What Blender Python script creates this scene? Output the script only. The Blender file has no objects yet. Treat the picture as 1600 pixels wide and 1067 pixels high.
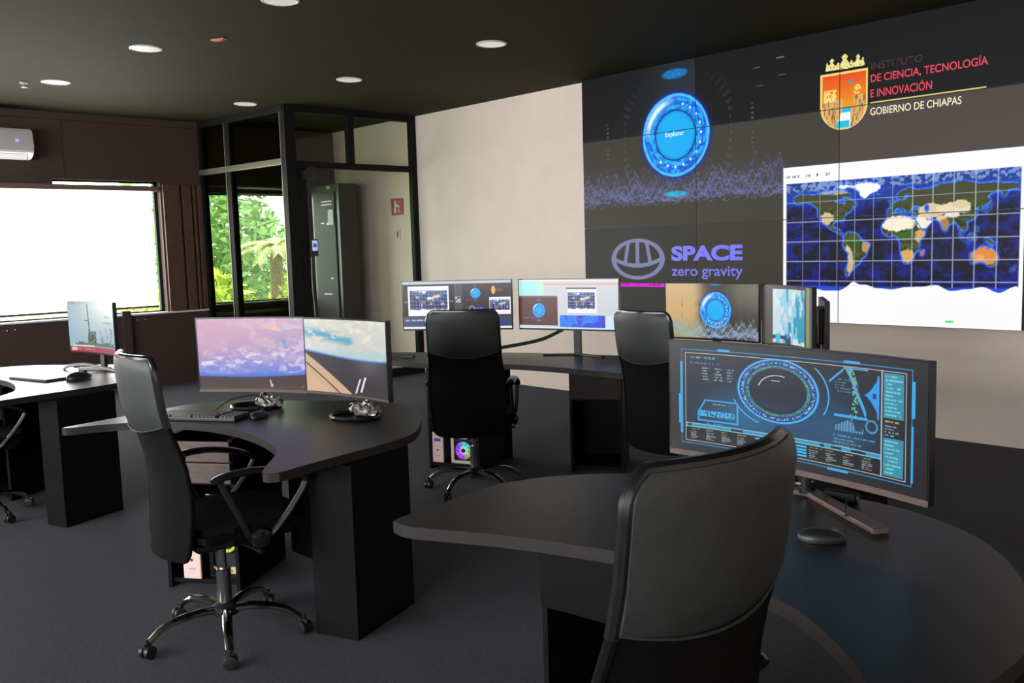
import bpy, bmesh, math, random
import numpy as np
from mathutils import Vector, Matrix

random.seed(7)
SC = bpy.context.scene
COL = SC.collection
PI = math.pi

# ------------------------------------------------------------------ camera, world, light
CAM_H, F_PX = 1.55, 1426.2
YAW, PITCH, ROLL = -0.8136, -0.1034, -0.0293
fw = Vector((math.sin(YAW) * math.cos(PITCH), math.cos(YAW) * math.cos(PITCH), math.sin(PITCH)))
rt = Vector((math.cos(YAW), -math.sin(YAW), 0))
up = rt.cross(fw)
r2 = math.cos(ROLL) * rt + math.sin(ROLL) * up
u2 = -math.sin(ROLL) * rt + math.cos(ROLL) * up
cd = bpy.data.cameras.new('camera')
cam = bpy.data.objects.new('camera', cd)
COL.objects.link(cam)
M3 = Matrix((r2, u2, -fw)).transposed()
cam.matrix_world = Matrix.Translation((0, 0, CAM_H)) @ M3.to_4x4()
cd.sensor_width = 36.0
cd.lens = F_PX / 1600 * 36
cd.clip_start = 0.02
SC.camera = cam

W = bpy.data.worlds.new('overcast_sky')
SC.world = W
W.use_nodes = True
wn = W.node_tree
bg = wn.nodes['Background']
bg.inputs['Color'].default_value = (0.93, 0.98, 1.0, 1)
bg.inputs['Strength'].default_value = 15.0

SC.view_settings.view_transform = 'Standard'
SC.view_settings.look = 'None'
SC.view_settings.gamma = 1
SC.view_settings.exposure = 0.0
SC.view_settings.use_curve_mapping = False
SC.cycles.use_denoising = True
SC.cycles.max_bounces = 10
SC.cycles.diffuse_bounces = 4
SC.cycles.glossy_bounces = 4
SC.cycles.transparent_max_bounces = 16
SC.cycles.sample_clamp_indirect = 6.0

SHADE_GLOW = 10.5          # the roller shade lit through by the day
def portal(loc, rot, sx, sy):
    ld = bpy.data.lights.new('window_portal', 'AREA')
    ld.shape = 'RECTANGLE'; ld.size = sx; ld.size_y = sy
    ld.cycles.is_portal = True
    o = bpy.data.objects.new('window_portal', ld); COL.objects.link(o)
    o.location = loc; o.rotation_euler = rot
portal((-3.4, -3.72, 1.75), (PI / 2, 0, 0), 9.2, 1.7)
portal((-11.2, 5.87, 1.63), (0, -PI / 2, 0), 1.4, 1.5)

# ------------------------------------------------------------------ helpers
def s2l(c):
    c = np.asarray(c, float) / 255.0
    return np.where(c <= 0.04045, c / 12.92, ((c + 0.055) / 1.055) ** 2.4)

def rgb(*c):
    return tuple(float(x) for x in s2l(c)) + (1,)

def pm(name, col, rough=0.5, metal=0.0, var=0.15, scale=40.0, bump=0.0, spec=0.5, bscale=None, stretch=None, coat=0.0, sheen=0.0):
    """procedural principled material; col is linear albedo"""
    m = bpy.data.materials.new(name); m.use_nodes = True
    nt = m.node_tree; b = nt.nodes['Principled BSDF']
    b.inputs['Roughness'].default_value = rough
    b.inputs['Metallic'].default_value = metal
    b.inputs['Specular IOR Level'].default_value = spec
    if sheen:
        b.inputs['Sheen Weight'].default_value = sheen; b.inputs['Sheen Roughness'].default_value = 0.2; b.inputs['Sheen Tint'].default_value = (0.85, 0.88, 1.0, 1)
    if coat: b.inputs['Coat Weight'].default_value = coat
    tc = nt.nodes.new('ShaderNodeTexCoord')
    mp = nt.nodes.new('ShaderNodeMapping')
    if stretch: mp.inputs['Scale'].default_value = stretch
    nt.links.new(tc.outputs['Object'], mp.inputs['Vector'])
    nz = nt.nodes.new('ShaderNodeTexNoise'); nz.inputs['Scale'].default_value = scale; nz.inputs['Detail'].default_value = 4
    nt.links.new(mp.outputs['Vector'], nz.inputs['Vector'])
    cr = nt.nodes.new('ShaderNodeValToRGB')
    a = [max(0, c * (1 - var)) for c in col[:3]]; z = [min(1, c * (1 + var)) for c in col[:3]]
    cr.color_ramp.elements[0].color = (*a, 1); cr.color_ramp.elements[1].color = (*z, 1)
    cr.color_ramp.elements[0].position = 0.3; cr.color_ramp.elements[1].position = 0.7
    nt.links.new(nz.outputs['Fac'], cr.inputs['Fac'])
    nt.links.new(cr.outputs['Color'], b.inputs['Base Color'])
    if bump:
        n2 = nt.nodes.new('ShaderNodeTexNoise'); n2.inputs['Scale'].default_value = bscale or scale * 4
        nt.links.new(mp.outputs['Vector'], n2.inputs['Vector'])
        bp = nt.nodes.new('ShaderNodeBump'); bp.inputs['Strength'].default_value = bump; bp.inputs['Distance'].default_value = 0.004
        nt.links.new(n2.outputs['Fac'], bp.inputs['Height']); nt.links.new(bp.outputs['Normal'], b.inputs['Normal'])
    return m

def emis(name, col, s=1.0):
    m = bpy.data.materials.new(name); m.use_nodes = True
    b = m.node_tree.nodes['Principled BSDF']
    b.inputs['Base Color'].default_value = (0.02, 0.02, 0.02, 1)
    b.inputs['Emission Color'].default_value = col
    b.inputs['Emission Strength'].default_value = s
    b.inputs['Roughness'].default_value = 0.4
    return m

def screen_mat(name, rough=0.3, spec=0.4):
    m = bpy.data.materials.new(name); m.use_nodes = True
    nt = m.node_tree; b = nt.nodes['Principled BSDF']
    b.inputs['Base Color'].default_value = (0.006, 0.006, 0.007, 1)
    b.inputs['Roughness'].default_value = rough
    b.inputs['Specular IOR Level'].default_value = spec
    at = nt.nodes.new('ShaderNodeAttribute'); at.attribute_name = 'shown'
    nt.links.new(at.outputs['Color'], b.inputs['Emission Color'])
    b.inputs['Emission Strength'].default_value = 1.0
    return m

def glass_mat(name, tint, refl=0.06, rough=0.02, slope=0.10):
    m = bpy.data.materials.new(name); m.use_nodes = True
    nt = m.node_tree; nt.nodes.clear()
    out = nt.nodes.new('ShaderNodeOutputMaterial')
    t = nt.nodes.new('ShaderNodeBsdfTransparent'); t.inputs['Color'].default_value = (*tint, 1)
    g = nt.nodes.new('ShaderNodeBsdfGlossy'); g.inputs['Roughness'].default_value = rough
    g.inputs['Color'].default_value = (0.9, 0.95, 0.95, 1)
    lw = nt.nodes.new('ShaderNodeLayerWeight'); lw.inputs['Blend'].default_value = 0.25
    mu = nt.nodes.new('ShaderNodeMath'); mu.operation = 'MULTIPLY_ADD'
    mu.inputs[1].default_value = slope; mu.inputs[2].default_value = refl
    nt.links.new(lw.outputs['Fresnel'], mu.inputs[0])
    mx = nt.nodes.new('ShaderNodeMixShader')
    nt.links.new(mu.outputs[0], mx.inputs['Fac'])
    nt.links.new(t.outputs[0], mx.inputs[1]); nt.links.new(g.outputs[0], mx.inputs[2])
    nt.links.new(mx.outputs[0], out.inputs['Surface'])
    return m

def setp(o, label=None, cat=None, group=None, kind=None):
    if label: o['label'] = label
    if cat: o['category'] = cat
    if group: o['group'] = group
    if kind: o['kind'] = kind
    return o

def empty(name, loc, rz=0.0):
    o = bpy.data.objects.new(name, None); COL.objects.link(o)
    o.location = loc; o.rotation_euler = (0, 0, rz)
    o.empty_display_size = 0.1
    return o

def obj(name, bm, mat, parent=None, smooth=False):
    me = bpy.data.meshes.new(name)
    bmesh.ops.recalc_face_normals(bm, faces=bm.faces[:])
    bm.to_mesh(me); bm.free()
    for m in (mat if isinstance(mat, (list, tuple)) else [mat]): me.materials.append(m)
    if smooth:
        for p in me.polygons: p.use_smooth = True
        try: me.set_sharp_from_angle(angle=math.radians(40))
        except Exception: pass
    o = bpy.data.objects.new(name, me); COL.objects.link(o)
    if parent: o.parent = parent
    return o

def box(bm, lo, hi, bev=0.0, M=None, mi=0):
    lo, hi = Vector(lo), Vector(hi)
    c = (lo + hi) / 2; d = hi - lo
    g = bmesh.ops.create_cube(bm, size=1.0)
    vs = g['verts']
    for v in vs:
        v.co = Vector((v.co.x * d.x, v.co.y * d.y, v.co.z * d.z)) + c
    fs = {f for v in vs for f in v.link_faces}
    if bev:
        es = list({e for v in vs for e in v.link_edges})
        r = bmesh.ops.bevel(bm, geom=es, offset=bev, segments=2, affect='EDGES', profile=0.6)
        vs = list({v for f in r['faces'] for v in f.verts} | {v for v in vs if v.is_valid})
        fs = {f for v in vs for f in v.link_faces}
    if M is not None:
        for v in vs: v.co = M @ v.co
    for f in fs: f.material_index = mi
    return bm

def nbox(lo, hi, bev=0.0, M=None):
    return box(bmesh.new(), lo, hi, bev, M)

def frame(o, ax):
    """matrix with local x along ax (2d direction), origin o"""
    a = math.atan2(ax[1], ax[0])
    return Matrix.Translation(o) @ Matrix.Rotation(a, 4, 'Z')

def catmull(pts, n=6, closed=False):
    pts = [Vector(p) for p in pts]; out = []
    N = len(pts)
    for i in range(N if closed else N - 1):
        if closed: p0, p1, p2, p3 = (pts[(i + k - 1) % N] for k in range(4))
        else:
            p1, p2 = pts[i], pts[i + 1]
            p0 = pts[i - 1] if i else p1 * 2 - p2
            p3 = pts[i + 2] if i + 2 < N else p2 * 2 - p1
        for k in range(n):
            t = k / n
            out.append(0.5 * ((2 * p1) + (p2 - p0) * t + (2 * p0 - 5 * p1 + 4 * p2 - p3) * t * t + (3 * p1 - p0 - 3 * p2 + p3) * t ** 3))
    if not closed: out.append(pts[-1])
    return out

def tube(bm, pts, r, n=8, flat=1.0, cap=True, closed=False, upv=None):
    pts = [Vector(p) for p in pts]; N = len(pts)
    rs = r if isinstance(r, (list, tuple)) else [r] * N
    rings = []; prev = None
    for i, p in enumerate(pts):
        if closed: t = pts[(i + 1) % N] - pts[i - 1]
        else: t = pts[min(i + 1, N - 1)] - pts[max(i - 1, 0)]
        t.normalize()
        if prev is None:
            a = Vector(upv) if upv else (Vector((0, 0, 1)) if abs(t.z) < 0.9 else Vector((1, 0, 0)))
        else: a = prev
        a = (a - t * a.dot(t)).normalized(); prev = a
        b = t.cross(a)
        rings.append([bm.verts.new(p + a * (rs[i] * flat * math.cos(2 * PI * k / n)) + b * (rs[i] * math.sin(2 * PI * k / n))) for k in range(n)])
    for i in range(N if closed else N - 1):
        A, B = rings[i], rings[(i + 1) % N]
        for k in range(n): bm.faces.new((A[k], A[(k + 1) % n], B[(k + 1) % n], B[k]))
    if cap and not closed:
        bm.faces.new(rings[0][::-1]); bm.faces.new(rings[-1])
    return bm

def ntube(pts, r, n=8, **k):
    return tube(bmesh.new(), pts, r, n, **k)

def lathe(bm, prof, n=24, M=None):
    rings = []
    for r, z in prof:
        rings.append([bm.verts.new(Vector((r * math.cos(2 * PI * k / n), r * math.sin(2 * PI * k / n), z))) for k in range(n)])
    for A, B in zip(rings, rings[1:]):
        for k in range(n): bm.faces.new((A[k], A[(k + 1) % n], B[(k + 1) % n], B[k]))
    bm.faces.new(rings[0][::-1]); bm.faces.new(rings[-1])
    if M is not None:
        for R in rings:
            for v in R: v.co = M @ v.co
    return bm

def nlathe(prof, n=24, M=None):
    return lathe(bmesh.new(), prof, n, M)

def prism(bm, poly, z0, z1, bev=0.0):
    b = bm if not bev else bmesh.new()
    lo = [b.verts.new((p[0], p[1], z0)) for p in poly]
    hi = [b.verts.new((p[0], p[1], z1)) for p in poly]
    n = len(poly)
    b.faces.new(lo[::-1]); b.faces.new(hi)
    for i in range(n): b.faces.new((lo[i], lo[(i + 1) % n], hi[(i + 1) % n], hi[i]))
    if bev:
        es = [e for e in b.edges if abs(e.verts[0].co.z - e.verts[1].co.z) < 1e-6]
        bmesh.ops.bevel(b, geom=es, offset=bev, segments=2, affect='EDGES')
        me = bpy.data.meshes.new('tmp'); b.to_mesh(me); b.free(); bm.from_mesh(me); bpy.data.meshes.remove(me)
    return bm

def copy_tree(o, parent=None):
    c = o.copy(); COL.objects.link(c)
    if parent: c.parent = parent
    for ch in list(o.children): copy_tree(ch, c)
    return c

# ---- vectorised value noise
def _h(ix, iy, s):
    n = (ix.astype(np.int64) * 374761393 + iy.astype(np.int64) * 668265263 + s * 974711) & 0xFFFFFFFF
    n = ((n ^ (n >> 13)) * 1274126177) & 0xFFFFFFFF
    return ((n ^ (n >> 16)) & 0xFFFF) / 65535.0
def vn(x, y, s=0):
    x0 = np.floor(x); y0 = np.floor(y); fx = x - x0; fy = y - y0
    fx = fx * fx * (3 - 2 * fx); fy = fy * fy * (3 - 2 * fy)
    a = _h(x0, y0, s); b = _h(x0 + 1, y0, s); c = _h(x0, y0 + 1, s); d = _h(x0 + 1, y0 + 1, s)
    return (a * (1 - fx) + b * fx) * (1 - fy) + (c * (1 - fx) + d * fx) * fy
def fbm(x, y, s=0, o=4):
    t = 0; a = 0.5
    for k in range(o):
        t = t + a * vn(x * 2 ** k, y * 2 ** k, s + k * 17); a *= 0.5
    return t / (1 - 0.5 ** o)
def sst(a, b, x):
    t = np.clip((x - a) / (b - a), 0, 1); return t * t * (3 - 2 * t)
def lay(c, mask, col):
    m = np.clip(mask, 0, 1)[..., None]
    return c * (1 - m) + np.asarray(col, float) * m
def flat(x, col):
    return np.zeros(x.shape + (3,)) + np.asarray(col, float)

def screen_grid(name, Wd, Hd, nx, ny, func, mat, parent, sag=0.0, y=0.0, z=0.0, x=0.0):
    """a display surface facing local -y, centred on (x, z); func(u, v) gives sRGB 0..255"""
    u, v = np.meshgrid(np.linspace(0, 1, nx), np.linspace(0, 1, ny))
    X = (u - 0.5) * Wd + x; Z = (v - 0.5) * Hd + z
    Y = y - sag * (2 * u - 1) ** 2
    co = np.stack([X, Y, Z], -1).reshape(-1, 3).astype(np.float32)
    i = np.arange(nx * ny).reshape(ny, nx)
    q = np.stack([i[:-1, :-1], i[:-1, 1:], i[1:, 1:], i[1:, :-1]], -1).reshape(-1, 4)
    me = bpy.data.meshes.new(name)
    me.vertices.add(len(co)); me.vertices.foreach_set('co', co.ravel())
    me.loops.add(q.size); me.loops.foreach_set('vertex_index', q.ravel().astype(np.int32))
    me.polygons.add(len(q)); me.polygons.foreach_set('loop_start', (np.arange(len(q)) * 4).astype(np.int32))
    me.update(calc_edges=True)
    c = s2l(np.clip(func(u, v), 0, 255)).reshape(-1, 3)
    a = me.color_attributes.new('shown', 'FLOAT_COLOR', 'POINT')
    a.data.foreach_set('color', np.concatenate([c, np.ones((len(c), 1))], 1).astype(np.float32).ravel())
    me.polygons.foreach_set('use_smooth', np.ones(len(q), bool))
    me.materials.append(mat)
    o = bpy.data.objects.new(name, me); COL.objects.link(o); o.parent = parent
    return o

def text_obj(name, s, Wd, Hd, mat, parent, loc, bold=0.0, thick=0.001, shear=0.0):
    """lettering in the local xz plane facing -y, lower left corner at loc"""
    cu = bpy.data.curves.new(name, 'FONT'); cu.body = s; cu.offset = bold; cu.extrude = 0.0; cu.shear = shear
    t = bpy.data.objects.new(name, cu); COL.objects.link(t)
    dg = bpy.context.evaluated_depsgraph_get()
    me = bpy.data.meshes.new_from_object(t.evaluated_get(dg))
    bpy.data.objects.remove(t); bpy.data.curves.remove(cu)
    n = len(me.vertices); co = np.zeros(n * 3, np.float32); me.vertices.foreach_get('co', co); co = co.reshape(-1, 3)
    mn, mx = co.min(0), co.max(0); d = np.maximum(mx - mn, 1e-6)
    nc = np.stack([(co[:, 0] - mn[0]) / d[0] * Wd, np.zeros(n), (co[:, 1] - mn[1]) / d[1] * Hd], 1).astype(np.float32)
    me.vertices.foreach_set('co', nc.ravel()); me.update()
    me.materials.clear(); me.materials.append(mat)
    me.name = name
    o = bpy.data.objects.new(name, me); COL.objects.link(o); o.parent = parent; o.location = loc
    return o

# ------------------------------------------------------------------ materials
M_carpet = pm('navy_carpet', (0.0345, 0.0325, 0.0390), 0.95, var=0.35, scale=90, bump=0.9, bscale=420, spec=0.15, sheen=0.13)
M_ceil = pm('dark_ceiling_paint', (0.0275, 0.0245, 0.0120), 0.8, var=0.08, scale=8, bump=0.15, bscale=60, spec=0.12)
M_brown = pm('dark_brown_panel', (0.075, 0.047, 0.040), 0.55, var=0.06, scale=12, stretch=(1, 1, 6), spec=0.3)
M_brown_gloss = pm('glossy_brown_trim', (0.11, 0.055, 0.038), 0.28, var=0.2, scale=10)
M_cream = pm('cream_wall_paint', (0.85, 0.715, 0.63), 0.8, var=0.03, scale=3, bump=0.08, bscale=120, spec=0.2)
M_dark = pm('dark_wall_paint', (0.05, 0.048, 0.045), 0.8, var=0.1, scale=5)
M_sill = pm('white_sill', (0.8, 0.8, 0.78), 0.35, var=0.03, scale=20)
M_top = pm('black_oak_worktop', (0.0115, 0.0105, 0.0100), 0.36, var=0.3, scale=30, stretch=(1, 9, 1), bump=0.06, bscale=160, spec=0.36)
M_ped = pm('black_laminate', (0.0042, 0.0040, 0.0044), 0.55, var=0.3, scale=24, stretch=(5, 5, 1), spec=0.12)
M_edge = pm('brown_edge_band', (0.019, 0.014, 0.0125), 0.5, var=0.2, scale=30, stretch=(1, 1, 6), spec=0.3)
M_drawer_dim = pm('brown_drawer_dim', (0.020, 0.0125, 0.010), 0.5, var=0.25, scale=20, stretch=(1, 1, 8), spec=0.2)  # dimmer copy of the drawer front, weaker light put into its colour
M_drawer_shade = pm('oak_drawer_shade', (0.0040, 0.0033, 0.0031), 0.55, var=0.25, scale=20, stretch=(1, 1, 8), spec=0.12)  # darkest copy of the drawer front, shade put into its colour
M_brown_lit = pm('reflection_brown', (0.105, 0.068, 0.056), 0.45, var=0.25, scale=20, stretch=(1, 1, 8), spec=0.4)  # lighter copy of the drawer front, reflected window light put into its brown
M_black = pm('black_plastic', (0.012, 0.012, 0.013), 0.42, var=0.15, scale=60)
M_blackg = pm('gloss_black_plastic', (0.010, 0.010, 0.011), 0.2, var=0.1, scale=60)
M_grey = pm('grey_metal', (0.06, 0.06, 0.063), 0.4, 0.3, var=0.1, scale=60)
M_alu = pm('dark_aluminium', (0.008, 0.0077, 0.0065), 0.6, 0.0, var=0.12, scale=30, spec=0.15)
M_alu_light = pm('edge_aluminium', (0.20, 0.20, 0.15), 0.35, 0.6, var=0.1, scale=30)
M_cover = pm('dark_chrome', (0.22, 0.22, 0.22), 0.25, 0.9, var=0.1, scale=30)
M_chrome = pm('chrome', (0.62, 0.60, 0.58), 0.12, 1.0, var=0.04, scale=30)
M_leather = pm('black_leatherette', (0.0270, 0.0290, 0.0285), 0.45, var=0.12, scale=25, bump=0.25, bscale=300, spec=0.42)
M_mesh = pm('black_mesh_fabric', (0.0045, 0.0042, 0.0040), 0.85, var=0.5, scale=260, bump=0.5, bscale=500, spec=0.08)
M_whitepl = pm('white_plastic', (0.62, 0.60, 0.59), 0.4, var=0.03, scale=30)
M_greypl = pm('pale_grey_plastic', (0.42, 0.40, 0.40), 0.45, var=0.05, scale=30)
M_red = pm('red_sign_enamel', (0.42, 0.03, 0.03), 0.5, var=0.1, scale=40)
M_sign_white = pm('white_sign_print', (0.8, 0.76, 0.72), 0.6, var=0.05, scale=40)
M_glass = glass_mat('clear_window_glass', (0.9, 0.95, 0.92), 0.02)
M_tint = glass_mat('tinted_partition_glass', (0.56, 0.57, 0.50), 0.002, 0.02, 0.012)
M_pglass = glass_mat('partition_glass', (0.90, 0.91, 0.89), 0.008)
M_screen = screen_mat('lit_display', 0.28, 0.35)
M_vwall = screen_mat('lit_video_panel', 0.4, 0.10)
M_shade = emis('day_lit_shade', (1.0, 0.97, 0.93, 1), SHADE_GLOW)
M_lamp = emis('lamp_diffuser', (1.0, 0.98, 0.88, 1), 0.58)
M_grass = pm('lawn', (0.22, 0.30, 0.07), 0.9, var=0.5, scale=3)
M_leaf_y = pm('yellow_green_leaf', (0.40, 0.50, 0.07), 0.6, var=0.4, scale=5)
M_leaf_g = pm('green_leaf', (0.15, 0.27, 0.08), 0.6, var=0.4, scale=5)
M_leaf_p = pm('pale_leaf', (0.50, 0.54, 0.24), 0.6, var=0.4, scale=5)
M_bark = pm('bark', (0.14, 0.10, 0.05), 0.9, var=0.4, scale=20)
M_plastic_wrap = pm('silver_wrap', (0.40, 0.37, 0.34), 0.25, 0.4, var=0.5, scale=30, bump=0.8, bscale=60)
M_orange = pm('orange_plastic', (0.62, 0.20, 0.07), 0.5, var=0.1, scale=30)
M_grayfab = pm('grey_door', (0.030, 0.027, 0.028), 0.6, var=0.08, scale=20, spec=0.15)

# ------------------------------------------------------------------ room
XL, YB, ZC, XR, YF = -10.95, 7.067, 3.18, 1.6, -3.6
def struct(name, bm, mat, parent=None, smooth=False):
    o = obj(name, bm, mat, parent, smooth)
    o['kind'] = 'structure'
    return o

struct('floor', nbox((XL - 0.2, YF - 0.2, -0.1), (XR + 0.2, YB + 0.2, 0)), M_carpet)
struct('ceiling', nbox((XL - 0.2, YF - 0.2, ZC), (XR + 0.2, YB + 0.2, ZC + 0.15)), M_ceil)
struct('wall_back', nbox((XL - 0.2, YB, 0), (XR + 0.2, YB + 0.2, ZC)), M_cream)
struct('wall_right', nbox((XR, YF - 0.2, 0), (XR + 0.2, YB, ZC)), M_cream)
b = bmesh.new()   # wall behind; unseen window opening, added and widened to light the back wall
box(b, (XL - 0.2, YF - 0.2, 0), (XR, YF, 0.9)); box(b, (XL - 0.2, YF - 0.2, 2.6), (XR, YF, ZC))
box(b, (XL - 0.2, YF - 0.2, 0.9), (-8.0, YF, 2.6)); box(b, (1.2, YF - 0.2, 0.9), (XR, YF, 2.6))
struct('wall_front', b, M_cream)
b = bmesh.new()
for x in (-8.0, -6.16, -4.32, -2.48, -0.64, 1.16): box(b, (x, YF - 0.12, 0.9), (x + 0.04, YF - 0.06, 2.6))
box(b, (-8.0, YF - 0.12, 0.9), (1.2, YF - 0.06, 0.94)); box(b, (-8.0, YF - 0.12, 2.56), (1.2, YF - 0.06, 2.6))
struct('unseen_window', b, M_alu)

Y1a, Y1b, Y2a, Y2b = -3.0, 4.60, 5.15, 6.60
b = bmesh.new()
x0, x1 = XL - 0.2, XL
box(b, (x0, YF - 0.2, 0), (x1, YB, 0.87)); box(b, (x0, YF - 0.2, 2.45), (x1, YB, ZC))
box(b, (x0, YF - 0.2, 0.87), (x1, Y1a, 2.45)); box(b, (x0, Y1b, 0.87), (x1, Y2a, 2.45)); box(b, (x0, Y2b, 0.87), (x1, YB, 2.45))
box(b, (x0, Y2a, 0.87), (x1, Y2b, 0.93)); box(b, (x0, Y2a, 2.33), (x1, Y2b, 2.45))
wl = struct('wall_left', b, M_brown)
def wpart(name, bm, mat, parent=wl, smooth=False):
    return obj(name, bm, mat, parent, smooth)
for y, z in ((2.817, 0.80), (2.90, 0.805), (4.223, 0.811), (4.314, 0.808), (4.193, 2.482), (4.305, 2.482), (1.7, 0.805), (1.62, 0.805)):
    wpart('bolt_cap', nlathe([(0.012, 0), (0.012, 0.006), (0.006, 0.01)], 12, Matrix.Translation((XL, y, z)) @ Matrix.Rotation(PI / 2, 4, 'Y')), M_chrome)
wpart('panel_post', nbox((XL, 4.03, 0.0), (XL + 0.06, 4.13, 0.93), 0.004), M_brown)
wpart('joint_strip', nbox((XL, 3.515, 2.45), (XL + 0.006, 3.523, ZC)), M_brown_gloss)
b = bmesh.new()
box(b, (XL, YF, 3.10), (XL + 0.05, 5.2, ZC), 0.004)
struct('trim_1', b, M_brown)                       # cornice over the window wall
b = bmesh.new()
for ya, yb in ((4.62, 4.83), (4.86, 4.97), (4.995, 5.03), (5.05, 5.14)): box(b, (XL, ya, 0.89), (XL + 0.035, yb, 2.42), 0.008)
struct('trim_2', b, M_brown_gloss)                 # boards on the pier between the windows
struct('trim_3', nbox((XL - 0.19, Y1a, 2.395), (XL - 0.01, 3.40, 2.452)), M_brown)
struct('trim_4', nbox((XL - 0.19, Y1a, 0.868), (XL + 0.05, Y2a - 0.03, 0.888), 0.004), M_sill)
struct('trim_5', nbox((XL - 0.02, Y2a, 2.40), (XL + 0.03, Y2b, 2.425)), M_alu_light)
b = bmesh.new()
box(b, (XL - 0.05, Y2a - 0.02, 0.79), (XL + 0.04, Y2b, 0.83)); box(b, (XL - 0.02, Y2a, 0.915), (XL + 0.02, Y2b, 0.935))
struct('trim_6', b, M_alu_light)

# windows
def window(name, ya, yb, za, zb, muls):
    b = bmesh.new(); x = XL - 0.14
    box(b, (x, ya, za), (x + 0.05, ya + 0.04, zb)); box(b, (x, yb - 0.04, za), (x + 0.05, yb, zb))
    box(b, (x, ya, za), (x + 0.05, yb, za + 0.02)); box(b, (x, ya, zb - 0.02), (x + 0.05, yb, zb))
    for m in muls: box(b, (x, m - 0.02, za), (x + 0.05, m + 0.02, zb))
    w = struct(name, b, M_alu)
    obj('window_pane', nbox((x + 0.02, ya + 0.01, za + 0.01), (x + 0.026, yb - 0.01, zb - 0.01)), M_glass, w)
    return w
window('window_1', Y1a, Y1b, 0.885, 2.45, (-1.2, 0.6, 2.4))
window('window_2', Y2a, Y2b, 0.93, 2.33, ())
sh = empty('roller_shade', (XL - 0.05, 0.8, 0.93))
setp(sh, 'wide white roller shade glowing with daylight in the long window', 'window shade')
def sbox(name, lo, hi, mat, bev=0.0):
    o = obj(name, nbox(Vector(lo) - sh.location, Vector(hi) - sh.location, bev), mat, sh)
    return o
sbox('shade_fabric', (XL - 0.053, Y1a + 0.06, 0.97), (XL - 0.048, 4.50, 2.34), M_shade)
sbox('hem_bar', (XL - 0.065, Y1a + 0.05, 0.945), (XL - 0.035, 4.51, 0.972), M_brown, 0.004)
sbox('valance', (XL - 0.09, Y1a + 0.02, 2.335), (XL - 0.01, 4.59, 2.395), pm('rosy_valance', (0.20, 0.12, 0.10), 0.5, var=0.1), 0.005)

# ------------------------------------------------------------------ outside
struct('lawn', nbox((-70, -30, -0.5), (-11.3, 50, -0.3)), M_grass)['kind'] = 'structure'
def leaves(bm, c, r, n, sz, rng):
    for _ in range(n):
        while True:
            p = Vector((rng.uniform(-1, 1), rng.uniform(-1, 1), rng.uniform(-1, 1)))
            if 0.25 < p.length < 1: break
        p = Vector((p.x * r[0], p.y * r[1], p.z * r[2])) + Vector(c)
        d = Vector((rng.uniform(-1, 1), rng.uniform(-1, 1), rng.uniform(-0.3, 1))).normalized()
        e = d.cross(Vector((rng.uniform(-1, 1), rng.uniform(-1, 1), rng.uniform(-1, 1)))).normalized()
        s = sz * rng.uniform(0.6, 1.4)
        bm.faces.new([bm.verts.new(q) for q in (p - d * s, p + e * s * 0.35, p + d * s, p - e * s * 0.35)])
rng = random.Random(3)
def bush(name, x, y, r, n, sz, mat, label, cat='bush', grp=None, z0=-0.3):
    e = empty(name, (x, y, z0)); setp(e, label, cat, grp)
    b = bmesh.new(); leaves(b, (0, 0, r[2] * 0.9), r, n, sz, rng); obj('foliage', b, mat, e)
    b = bmesh.new()
    for k in range(4):
        a = k * 1.6
        tube(b, [(0, 0, 0), (0.1 * math.cos(a), 0.1 * math.sin(a), r[2] * 0.5), (r[0] * 0.4 * math.cos(a), r[1] * 0.4 * math.sin(a), r[2])], [0.04, 0.03, 0.01], 6)
    obj('stem', b, M_bark, e)
bush('shrub', -14.4, 6.75, (0.8, 0.8, 0.85), 1100, 0.13, M_leaf_y, 'low yellow-green shrub just outside the window behind the glass room, nearest the pier')
bush('shrub', -13.7, 8.3, (0.8, 0.75, 0.78), 1200, 0.13, M_leaf_y, 'low yellow-green shrub outside at the foot of the palm')
bush('shrub', -15.8, 9.6, (0.9, 0.9, 0.9), 1000, 0.13, M_leaf_y, 'taller yellow-green shrub outside beside the palm, beyond its trunk')
bush('shrub', -13.7, 5.35, (0.55, 0.5, 0.9), 800, 0.09, M_leaf_y, 'yellow-green shrub outside seen in the gap beside the white shade')
bush('tree', -20.0, 9.0, (2.0, 2.2, 2.1), 2600, 0.16, M_leaf_g, 'leafy green tree outside behind the palm', 'tree')
bush('tree', -20.0, 13.6, (2.0, 2.0, 1.7), 2000, 0.16, M_leaf_g, 'leafy green tree outside beyond the palm, farther along the glass', 'tree')
bush('tree', -26.5, 13.0, (2.6, 2.6, 1.9), 1800, 0.2, M_leaf_g, 'distant green tree outside, far behind the other two trees', 'tree')
pt = empty('palm_tree', (-15.2, 8.45, -0.3)); setp(pt, 'small palm tree outside with spreading feathery fronds', 'palm tree')
obj('trunk', ntube([(0, 0, 0), (0.03, 0, 0.6), (0.0, 0.02, 1.2), (0.02, 0, 1.95)], [0.17, 0.14, 0.13, 0.10], 12), M_bark, pt)
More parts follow.
